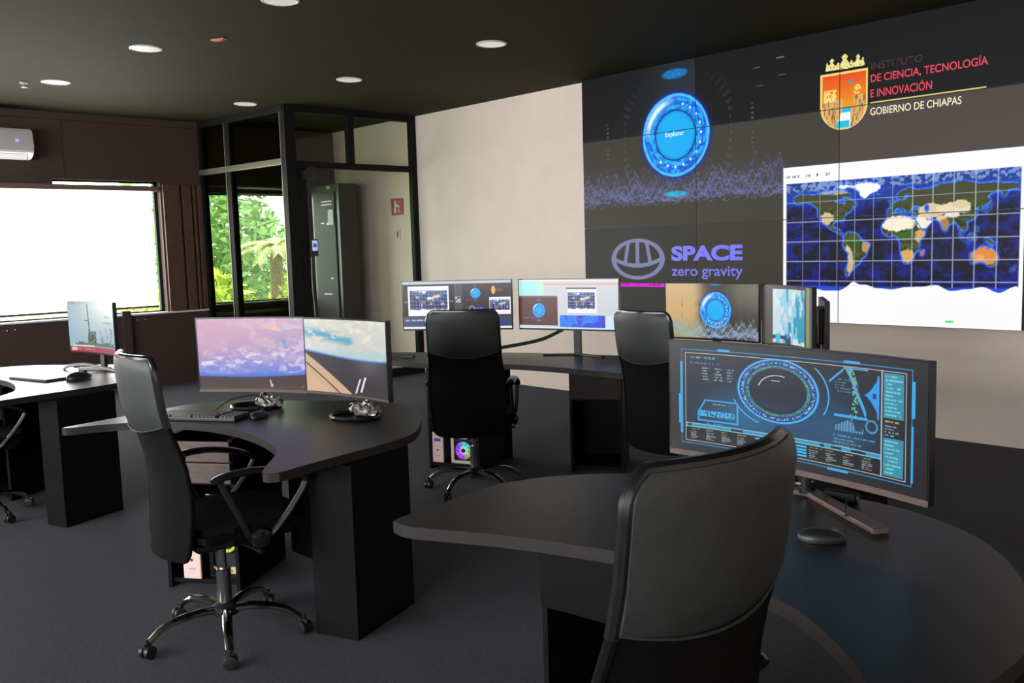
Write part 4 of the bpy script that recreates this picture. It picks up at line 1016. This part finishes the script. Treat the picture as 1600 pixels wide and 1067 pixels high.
def im_rocket(u, v):
    n = fbm(u * 5, v * 5, 3); c = flat(u, (150, 178, 192)); c = lay(c, sst(0.3, 0.9, v + 0.2 * n), (172, 190, 192)); c = lay(c, sst(0.35, 0.0, u) * 0.5, (150, 190, 215))
    c = lay(c, rect(u, v, 0.05, 0.17, 0.955, 0.98), (226, 120, 100)); c = lay(c, rect(u, v, 0.18, 0.40, 0.955, 0.98), (110, 170, 210))
    tw = np.abs(u - 0.37 + 0.03 * (v - 0.5)) < 0.012 + 0.035 * sst(0.5, 0.2, v); c = lay(c, tw & inr(v, 0.15, 0.95), (60, 70, 70)); c = lay(c, (np.abs(u - 0.46) < 0.05 + 0.02 * (vn(v * 40, v * 0, 2) > 0.5)) & inr(v, 0.12, 0.42) & (vn(u * 60, v * 40, 3) > 0.3), (44, 56, 54))
    c = lay(c, rect(u, v, 0.28, 0.38, 0.62, 0.64), (80, 90, 92)); c = lay(c, rect(u, v, 0.1, 0.98, 0.12, 0.16 + 0.06 * vn(u * 30, u * 0, 5)), (84, 106, 92)); c = lay(c, (vn(u * 40, v * 12, 6) > 0.7) & rect(u, v, 0.6, 0.98, 0.16, 0.5), (110, 132, 140))
    c = greek(c, u, v, 0.74, 0.92, 0.66, 0.76, 1, (90, 110, 118), 4, 0.8, 0.3, 30); c = greek(c, u, v, 0.68, 0.94, 0.55, 0.64, 1, (100, 120, 126), 5, 0.8, 0.3, 30)
    c = lay(c, v < 0.105, (160, 46, 66)); c = lay(c, rect(u, v, 0.03, 0.12, 0.03, 0.09), (230, 200, 205)); c = lay(c, rect(u, v, 0.13, 0.45, 0.045, 0.075) & (vn(u * 60, v * 0, 3) > 0.4), (216, 120, 130)); c = lay(c, rect(u, v, 0.05, 0.45, 0.105, 0.135), (206, 210, 205)); return c
def mini_wall(c, u, v, a, b, c0, d, x0, wd):
    return c
def im_editor(u, v):
    c = flat(u, (20, 19, 22)); c = lay(c, v > 0.945, (190, 196, 205)); c = lay(c, rect(u, v, 0.05, 0.43, 0.28, 0.90), (246, 246, 248))
    m = rect(u, v, 0.065, 0.415, 0.36, 0.82); c = np.where(m[..., None], world((u - 0.065) / 0.35, (v - 0.36) / 0.46, 0.004), c)
    c = lay(c, rect(u, v, 0.48, 0.555, 0.30, 0.93), (74, 72, 80)); c = lay(c, rect(u, v, 0.49, 0.54, 0.55, 0.68) & (vn(u * 80, v * 40, 2) > 0.4), (190, 200, 215)); c = lay(c, rect(u, v, 0.555, 1.0, 0.26, 0.945), (58, 38, 38))
    c = gadget(c, u * 2.3, v, 0.675 * 2.3, 0.74, 0.105); c = greek(c, u, v, 0.58, 0.80, 0.58, 0.62, 1, (90, 96, 140), 3)
    c = lay(c, np.hypot((u - 0.84) / 0.018, (v - 0.80) / 0.085) < 1, (240, 176, 90)); c = greek(c, u, v, 0.865, 0.95, 0.76, 0.83, 2, (196, 90, 70), 6)
    dd = np.hypot((u - 0.64) / 0.03, (v - 0.42) / 0.055); c = lay(c, np.abs(dd - 0.8) < 0.2, (140, 144, 170)); c = lay(c, rect(u, v, 0.68, 0.75, 0.38, 0.46) & (vn(u * 90, v * 20, 2) > 0.3), (80, 84, 210))
    c = lay(c, rect(u, v, 0.80, 0.995, 0.29, 0.65), (240, 240, 244)); m = rect(u, v, 0.805, 0.985, 0.35, 0.60); c = np.where(m[..., None], world((u - 0.805) / 0.18, (v - 0.35) / 0.25, 0.006), c)
    c = lay(c, v < 0.26, (70, 74, 92)); c = lay(c, rect(u, v, 0.02, 0.98, 0.10, 0.15), (40, 70, 150)); c = lay(c, rect(u, v, 0.02, 0.30, 0.17, 0.20) & (vn(u * 70, v * 3, 3) > 0.3), (190, 190, 200)); c = lay(c, v < 0.05, (226, 228, 235)); c = lay(c, rect(u, v, 0.02, 0.035, 0.56, 0.585) | rect(u, v, 0.44, 0.47, 0.57, 0.59), (226, 120, 60)); return c
def im_desktop(u, v):
    c = flat(u, (206, 210, 216)); c = lay(c, rect(u, v, 0, 0.26, 0.68, 0.96), (170, 236, 236)); c = lay(c, rect(u, v, 0.14, 0.26, 0.68, 0.96) * sst(0.14, 0.26, u), (200, 240, 214)); c = lay(c, v > 0.965, (228, 230, 235))
    c = lay(c, rect(u, v, 0.26, 1, 0.89, 0.925), (230, 170, 160)); c = lay(c, rect(u, v, 0.0, 0.40, 0.06, 0.675), (92, 54, 50)); c = lay(c, rect(u, v, 0, 0.4, 0.64, 0.675), (130, 96, 100)); c = gadget(c, u * 2.2, v, 0.205 * 2.2, 0.37, 0.145); c = greek(c, u, v, 0.04, 0.37, 0.18, 0.24, 1, (100, 104, 150), 8)
    c = lay(c, rect(u, v, 0.50, 0.79, 0.33, 0.83), (244, 244, 246)); c = lay(c, rect(u, v, 0.49, 0.79, 0.80, 0.84), (104, 100, 100)); m = rect(u, v, 0.505, 0.775, 0.37, 0.745); c = np.where(m[..., None], world((u - 0.505) / 0.27, (v - 0.37) / 0.375, 0.005), c)
    m = rect(u, v, 0.42, 0.87, 0.035, 0.275); n = fbm(u * 8 + 3 * v, v * 5 - 4 * u, 5, 3); c = np.where(m[..., None], lay(lay(flat(u, (40, 120, 240)), sst(0.4, 0.5, n), (50, 60, 210)), sst(0.06, 0.0, np.abs(((n * 9) % 1) - 0.5)), (120, 190, 255)), c); c = lay(c, rect(u, v, 0.87, 1.0, 0.03, 0.27) | (v < 0.03), (206, 232, 250)); return c
def im_gold(u, v):
    n = fbm(u * 3, v * 8, 3); c = flat(u, (60, 56, 54)); c = lay(c, sst(0.50, 0.30, u + 0.05 * n), (206, 170, 116)); c = lay(c, sst(0.4, 0.15, v) * sst(0.45, 0.3, u) * 0.7, (170, 150, 70)); c = lay(c, sst(0.5, 0.85, u) * sst(0.2, 0.9, v) * 0.55, (150, 148, 120))
    c = gadget(c, u * 1.75, v, 0.53 * 1.75, 0.52, 0.33, 1, 1.12); return ridges(c, u * 1.75, v, -0.02, 0.42, 0.8, (150, 176, 200), 10, 0.02)
def im_abstract(u, v):
    n = fbm(u * 9, v * 3 + 3, 7, 4); n2 = fbm(u * 14, v * 3.5, 17, 4); c = flat(u, (62, 58, 54)); c = lay(c, sst(0.02, 0.10, u) * sst(0.20, 0.12, u) * 0.4, (110, 108, 100))
    m = rect(u, v, 0.17, 0.80, 0.03, 0.95); c = lay(c, m, (196, 216, 226)); c = lay(c, m & (n > 0.55), (150, 206, 226)); c = lay(c, m * sst(0.48, 0.58, n2 + 0.7 * (u - 0.5) - 0.25 * (v - 0.3)) * 1.0, (52, 156, 188)); c = lay(c, m & (n2 < 0.36), (216, 224, 228))
    c = lay(c, sst(0.80, 0.88, u), (150, 150, 104)); c = lay(c, sst(0.9, 0.96, u), (90, 96, 92)); c = lay(c, rect(u, v, 0.17, 0.50, 0.03, 0.16) & (vn(u * 9, v * 5, 4) > 0.45), (58, 60, 100)); c = lay(c, rect(u, v, 0.22, 0.30, 0.03, 0.18), (40, 190, 215)); return c

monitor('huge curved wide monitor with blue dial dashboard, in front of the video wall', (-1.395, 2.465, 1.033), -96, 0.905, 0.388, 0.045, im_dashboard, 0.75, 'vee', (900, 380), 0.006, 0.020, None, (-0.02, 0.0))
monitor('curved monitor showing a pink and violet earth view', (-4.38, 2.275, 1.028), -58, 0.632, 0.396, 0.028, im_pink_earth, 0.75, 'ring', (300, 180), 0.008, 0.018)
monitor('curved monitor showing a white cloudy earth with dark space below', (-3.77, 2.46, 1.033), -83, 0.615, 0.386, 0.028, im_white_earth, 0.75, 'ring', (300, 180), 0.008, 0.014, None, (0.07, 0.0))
monitor('curved monitor showing a rocket launch tower, in front of the bright window', (-6.65, 2.265, 1.070), -81, 0.622, 0.371, 0.034, im_rocket, 0.785, 'bar', (200, 120), 0.006, 0.010)
monitor('wide monitor with video editing screens and a world map, beside the glass partition', (-5.26, 4.41, 1.125), -54, 0.85, 0.376, 0.0, im_editor, 0.75, 'bar', (300, 140), 0.007, 0.012)
monitor('wide monitor with a pale desktop and blue wallpaper, beside the editing monitor', (-4.535, 4.85, 1.12), -74, 0.82, 0.378, 0.0, im_desktop, 0.75, 'bar', (300, 140), 0.007, 0.012, None, (0.07, 0.0))
monitor('curved monitor with a golden picture and blue dial, behind the dashboard monitor', (-3.41, 5.03, 1.09), -88, 0.70, 0.374, 0.03, im_gold, 0.75, 'bar', (240, 130), 0.005, 0.012)
monitor('curved monitor with a pale blue abstract picture, partly hidden behind the dashboard monitor', (-2.80, 4.94, 1.085), -118, 0.54, 0.374, 0.035, im_abstract, 0.75, 'bar', (200, 130), 0.006, 0.012)

monitor('black monitor seen edge-on beside the pale abstract picture, behind the dashboard monitor', (-2.655, 5.10, 1.035), 32, 0.50, 0.30, 0.0, lambda u, v: flat(u, (10, 10, 11)), 0.75, 'bar', (20, 12), 0.008, 0.012)

# crumpled wrap left on two stands
def wrap(x, y, z, r, label, seed):
    e = empty('plastic_wrap', (x, y, z)); setp(e, label, 'plastic wrap', 'crumpled wrapping on the monitor stands')
    g = random.Random(seed); b = bmesh.new()
    bmesh.ops.create_icosphere(b, subdivisions=3, radius=1.0)
    for v in b.verts:
        k = 0.75 + 0.5 * g.random(); v.co = Vector((v.co.x * r[0] * k, v.co.y * r[1] * k, max(-0.001, (v.co.z * 0.5 + 0.48) * r[2] * (0.6 + 0.7 * g.random()))))
    obj('crumpled_film', b, M_plastic_wrap, e)
    for k in range(4):
        a = g.uniform(0, 6.28)
        p = [Vector((0.3 * r[0] * math.cos(a), 0.3 * r[1] * math.sin(a), r[2] * 0.6)), Vector((r[0] * math.cos(a) * 0.9, r[1] * math.sin(a) * 0.9, r[2] * 1.0)), Vector((r[0] * math.cos(a) * 1.15, r[1] * math.sin(a) * 1.15, r[2] * (0.3 + 0.5 * k)))]
        obj('torn_strip', ntube(catmull(p, 4), [0.009, 0.010, 0.010, 0.009, 0.010, 0.009, 0.008, 0.007, 0.004], 6, flat=0.25), M_plastic_wrap, e)
wrap(-3.70, 2.50, 0.752, (0.085, 0.06, 0.060), 'crumpled silvery wrap on the ring stand under the white cloudy monitor', 4)
wrap(-4.33, 2.33, 0.752, (0.085, 0.06, 0.048), 'crumpled silvery wrap on the stand under the pink earth monitor', 9)

# ------------------------------------------------------------------ desk-top items
kb = empty('keyboard', (-4.30, 1.945, 0.75), math.atan2(0.213, 0.355)); setp(kb, 'black keyboard with brownish keys in front of the pink earth monitor', 'keyboard')
obj('case', nbox((-0.225, -0.075, 0.0), (0.225, 0.075, 0.018), 0.005), M_black, kb)
b = bmesh.new()
for r in range(6):
    for k in range(21):
        if (k in (15, 16) and r in (2,)) or (k == 16): continue
        w = 0.0085
        if r == 0 and 4 <= k <= 9:
            if k != 6: continue
            w = 0.055
        x = -0.213 + k * 0.0212 + (0.01 if r == 0 and k == 6 else 0); y = -0.062 + r * 0.0225 + (0.006 if r == 5 else 0)
        box(b, (x - w, y - 0.0085, 0.017), (x + w, y + 0.0085, 0.027), 0)
obj('keys', b, pm('brown_black_keys', (0.055, 0.040, 0.036), 0.45, var=0.2, scale=60), kb)
def mouse(x, y, z, a, label, s=1.0):
    e = empty('computer_mouse', (x, y, z), a); setp(e, label, 'mouse', 'black computer mice')
    b = bmesh.new(); bmesh.ops.create_uvsphere(b, u_segments=20, v_segments=12, radius=1)
    for v in b.verts:
        zz = max(v.co.z, -0.25); t = (v.co.y + 1) / 2
        v.co = Vector((v.co.x * 0.033 * (1 - 0.12 * t), v.co.y * 0.058, 0.009 + zz * (0.029 - 0.008 * t)))
    mn = min(v.co.z for v in b.verts)
    for v in b.verts: v.co.z -= mn - 0.0005; v.co *= s
    obj('shell', b, M_black, e, True)
    obj('scroll_wheel', nlathe([(0.009 * s, -0.004), (0.010 * s, 0), (0.009 * s, 0.004)], 14, Matrix.Translation((0, 0.030 * s, 0.026 * s)) @ Matrix.Rotation(PI / 2, 4, 'Y')), M_grey, e, True)
    return e
mouse(-4.085, 2.135, 0.75, 0.5, 'black mouse beside the keyboard on the earth-view desk', 1.1)
mouse(-1.155, 2.20, 0.75, -1.0, 'black mouse on the desk below the blue dashboard monitor', 1.1)
mouse(-6.14, 1.97, 0.785, 0.3, 'black mouse on the glaring window desk', 1.5)
def cable(pts, r, label, mat=M_black, n=6, name='cable'):
    return setp(obj(name, ntube(catmull(pts, n), r, 6), mat, None, True), label, 'cable')
cable([(-4.40, 2.06, 0.765), (-4.44, 2.17, 0.80), (-4.36, 2.27, 0.815), (-4.29, 2.29, 0.78), (-4.29, 2.33, 0.757)], 0.0035, 'thin black cable looping from the keyboard to the pink earth monitor')
tb = empty('tablet', (-6.40, 1.81, 0.785), 0.25); setp(tb, 'thin pale slab-like tablet lying on the glaring window desk', 'tablet')
obj('body', nbox((-0.21, -0.085, 0), (0.21, 0.085, 0.014), 0.004), M_grey, tb)
obj('face', nbox((-0.205, -0.08, 0.014), (0.205, 0.08, 0.0155)), M_whitepl, tb)
cable([(-6.78, 2.08, 0.792), (-6.72, 2.10, 0.815), (-6.60, 2.17, 0.825), (-6.45, 2.23, 0.805), (-6.3, 2.27, 0.79)], 0.011, 'brownish cable curving over the window desk under the rocket monitor', M_greypl)
pb = empty('cable_bar', (-6.56, 2.21, 0.785), 0.6); setp(pb, 'pale bar lying on the window desk behind the mouse', 'bar')
obj('body', nbox((-0.12, -0.014, 0), (0.12, 0.014, 0.02), 0.004), M_greypl, pb)
obj('end_cap', nbox((0.12, -0.012, 0.002), (0.128, 0.012, 0.018), 0.002), M_black, pb)
cable([(-4.62, 4.885, 0.93), (-4.72, 4.80, 0.87), (-4.83, 4.72, 0.835), (-5.0, 4.60, 0.80), (-5.15, 4.48, 0.77), (-5.22, 4.42, 0.757)], 0.013, 'thick black cable sagging from the pale desktop monitor to the desk')
cable([(-1.42, 2.52, 0.80), (-1.30, 2.50, 0.765), (-1.22, 2.46, 0.7545), (-1.19, 2.40, 0.77), (-1.205, 2.44, 0.80)], 0.0022, 'thin black wire tangled by the dashboard monitor stand')
cable([(-1.50, 2.56, 0.86), (-1.46, 2.53, 0.80), (-1.42, 2.55, 0.79), (-1.38, 2.57, 0.80)], 0.004, 'short grey cable looped behind the dashboard monitor stand', M_greypl)
pw = empty('power_adapter', (-1.30, 2.595, 0.75), 0.1); setp(pw, 'black power adapter box behind the dashboard monitor stand', 'adapter')
obj('body', nbox((-0.05, -0.018, 0), (0.05, 0.018, 0.028), 0.006), M_ped, pw)
obj('socket', nbox((0.05, -0.010, 0.008), (0.056, 0.010, 0.022)), M_black, pw)
pl = empty('power_strip', (-5.45, 4.08, 0.75), 0.6); setp(pl, 'small black plug box near the end of the long wavy desk', 'plug')
obj('body', nbox((-0.05, -0.02, 0), (0.05, 0.02, 0.02), 0.004), M_black, pl)
obj('lead', ntube(catmull([(-0.05, 0, 0.01), (-0.15, 0.02, 0.006), (-0.28, -0.03, 0.006)], 4), 0.004, 6), M_black, pl)

# ------------------------------------------------------------------ computers and battery units in the cabinets
def ups(x, y, z, a, label, h=0.225):
    e = empty('battery_unit', (x, y, z), a); setp(e, label, 'battery unit', 'pale upright battery units in the desk cabinets')
    obj('case', nbox((-0.046, 0.005, 0), (0.046, 0.28, h), 0.008), M_black, e)
    f = obj('faceplate', nbox((-0.046, -0.008, 0), (0.046, 0.006, h), 0.006), pm('pinkish_white_plastic', (0.80, 0.58, 0.52), 0.4, var=0.03), e)
    obj('badge', nbox((-0.026, -0.0095, h * 0.70), (0.026, -0.007, h * 0.80)), pm('blue_badge', (0.03, 0.08, 0.5), 0.4), f)
    obj('power_button', nbox((-0.006, -0.0105, h * 0.38), (0.006, -0.007, h * 0.435), 0.002), M_black, f)
    obj('mark', nbox((-0.018, -0.0092, h * 0.20), (0.018, -0.007, h * 0.235)), M_greypl, f)
    return e
def fan_grid(name, r, parent, cx, y, cz, ring=False, sat=1.0):
    """lit rainbow fan disc facing local -y: hue goes round"""
    def f(u, v):
        dx, dz = u * 2 - 1, v * 2 - 1; d = np.hypot(dx, dz); a = np.arctan2(dz, dx)
        h = flat(u, (150, 60, 235)); h = lay(h, sst(1.7, 0.5, np.abs(a - 0.9)), (70, 210, 190)); h = lay(h, sst(1.2, 0.3, np.abs(a + 0.6)), (150, 190, 90)); h = lay(h, sst(0.9, 0.2, np.abs(np.abs(a) - 2.4)) * (dz < 0), (176, 70, 250))
        h = lay(h, sst(0.6, 0.25, d) * 0.75, (240, 240, 245))
        if ring:
            h = lay(flat(u, (190, 226, 60)), sst(0.9, 0.3, np.abs(a - 0.2)), (190, 60, 240)); h = lay(h, (d < 0.72) * 1.0, (14, 14, 16)); h = lay(h, (np.abs(d - 0.60) < 0.05) * 1.0, (70, 84, 40))
        else:
            sw_ = np.sin(a * 9 + d * 5) > 0.86; h = lay(h, sw_ * 0.4 * (d > 0.3), (40, 30, 60))
        h = lay(h, (d < 0.2) * 1.0, (12, 12, 14)); return h * (d < 1.0)[..., None]
    return screen_grid(name, 2 * r, 2 * r, 44, 44, f, M_screen, parent, 0, y, cz, cx)
def tower(x, y, z, a, label, white, w=0.20, d=0.38, h=0.42):
    e = empty('computer_tower', (x, y, z), a); setp(e, label, 'computer')
    skin = pm('white_case', (0.80, 0.66, 0.62), 0.4, var=0.03) if white else M_blackg
    b = bmesh.new(); t = 0.024
    box(b, (-w / 2, 0, 0.0), (-w / 2 + t, d, h), 0.004); box(b, (w / 2 - t, 0, 0.0), (w / 2, d, h), 0.004)
    box(b, (-w / 2 + t, 0, 0), (w / 2 - t, d, t * 0.8), 0); box(b, (-w / 2 + t, 0, h - t), (w / 2 - t, d, h), 0); box(b, (-w / 2 + t, d - 0.01, t), (w / 2 - t, d, h - t), 0)
    obj('case', b, skin, e)
    fp = obj('fan_plate', nbox((-w / 2 + t, 0.012, 0.02), (w / 2 - t, 0.03, h - t)), M_black, e)
    r = w / 2 - t - 0.004
    for k in range(3 if white else 1):
        cz = (0.02 + r + 0.004 + k * (2 * r + 0.008)) if white else 0.175
        if cz + r > h - t: break
        fb_ = obj('fan', ntube([(r * math.cos(q), 0.008, cz + r * math.sin(q)) for q in np.linspace(0, 2 * PI, 33)[:-1]], 0.004, 6, closed=True), M_black, e)
        fan_grid('fan_blades', r, fb_, 0, 0.0115, cz, not white)
        obj('fan_hub', nlathe([(0.016, 0), (0.016, 0.006), (0.012, 0.008)], 16, Matrix.Translation((0, 0.010, cz)) @ Matrix.Rotation(PI / 2, 4, 'X')), M_black, fb_)
    if not white:
        obj('sticker', nbox((w / 2 - t - 0.042, 0.004, 0.02), (w / 2 - t - 0.006, 0.0115, 0.05)), emis('lit_sticker', rgb(226, 220, 150), 0.8), e)
        obj('cable_bundle', ntube(catmull([(-0.07, 0.006, 0.05), (-0.03, 0.003, 0.035), (0.0, 0.006, 0.045), (0.03, 0.004, 0.03)], 4), 0.006, 6), M_orange, e)
    if not white: return e
    ld = bpy.data.lights.new('case_led', 'POINT'); ld.energy = 2.0; ld.color = (0.45, 0.1, 1.0); ld.shadow_soft_size = 0.03
    o = bpy.data.objects.new('case_led', ld); COL.objects.link(o); o.parent = e; o.location = (-w / 2 - 0.03, 0.12, h + 0.05)
    return e
aT2 = math.atan2(0.195, 0.29); aT4 = math.atan2(0.37, 0.93)
ups(-4.07, 1.745, 0.045, aT2, 'pale battery unit on the cabinet floor under the earth-view desk')
tower(-3.955, 1.855, 0.045, aT2, 'black computer tower with a green and violet ring light under the earth-view desk', False, 0.175, 0.34, 0.40)
ups(-5.0, 3.975, 0.045, aT4, 'pale battery unit on the cabinet floor under the long wavy desk', 0.215)
tower(-4.825, 4.055, 0.045, aT4, 'white computer tower with rainbow fans under the long wavy desk', True, 0.19, 0.32, 0.42)
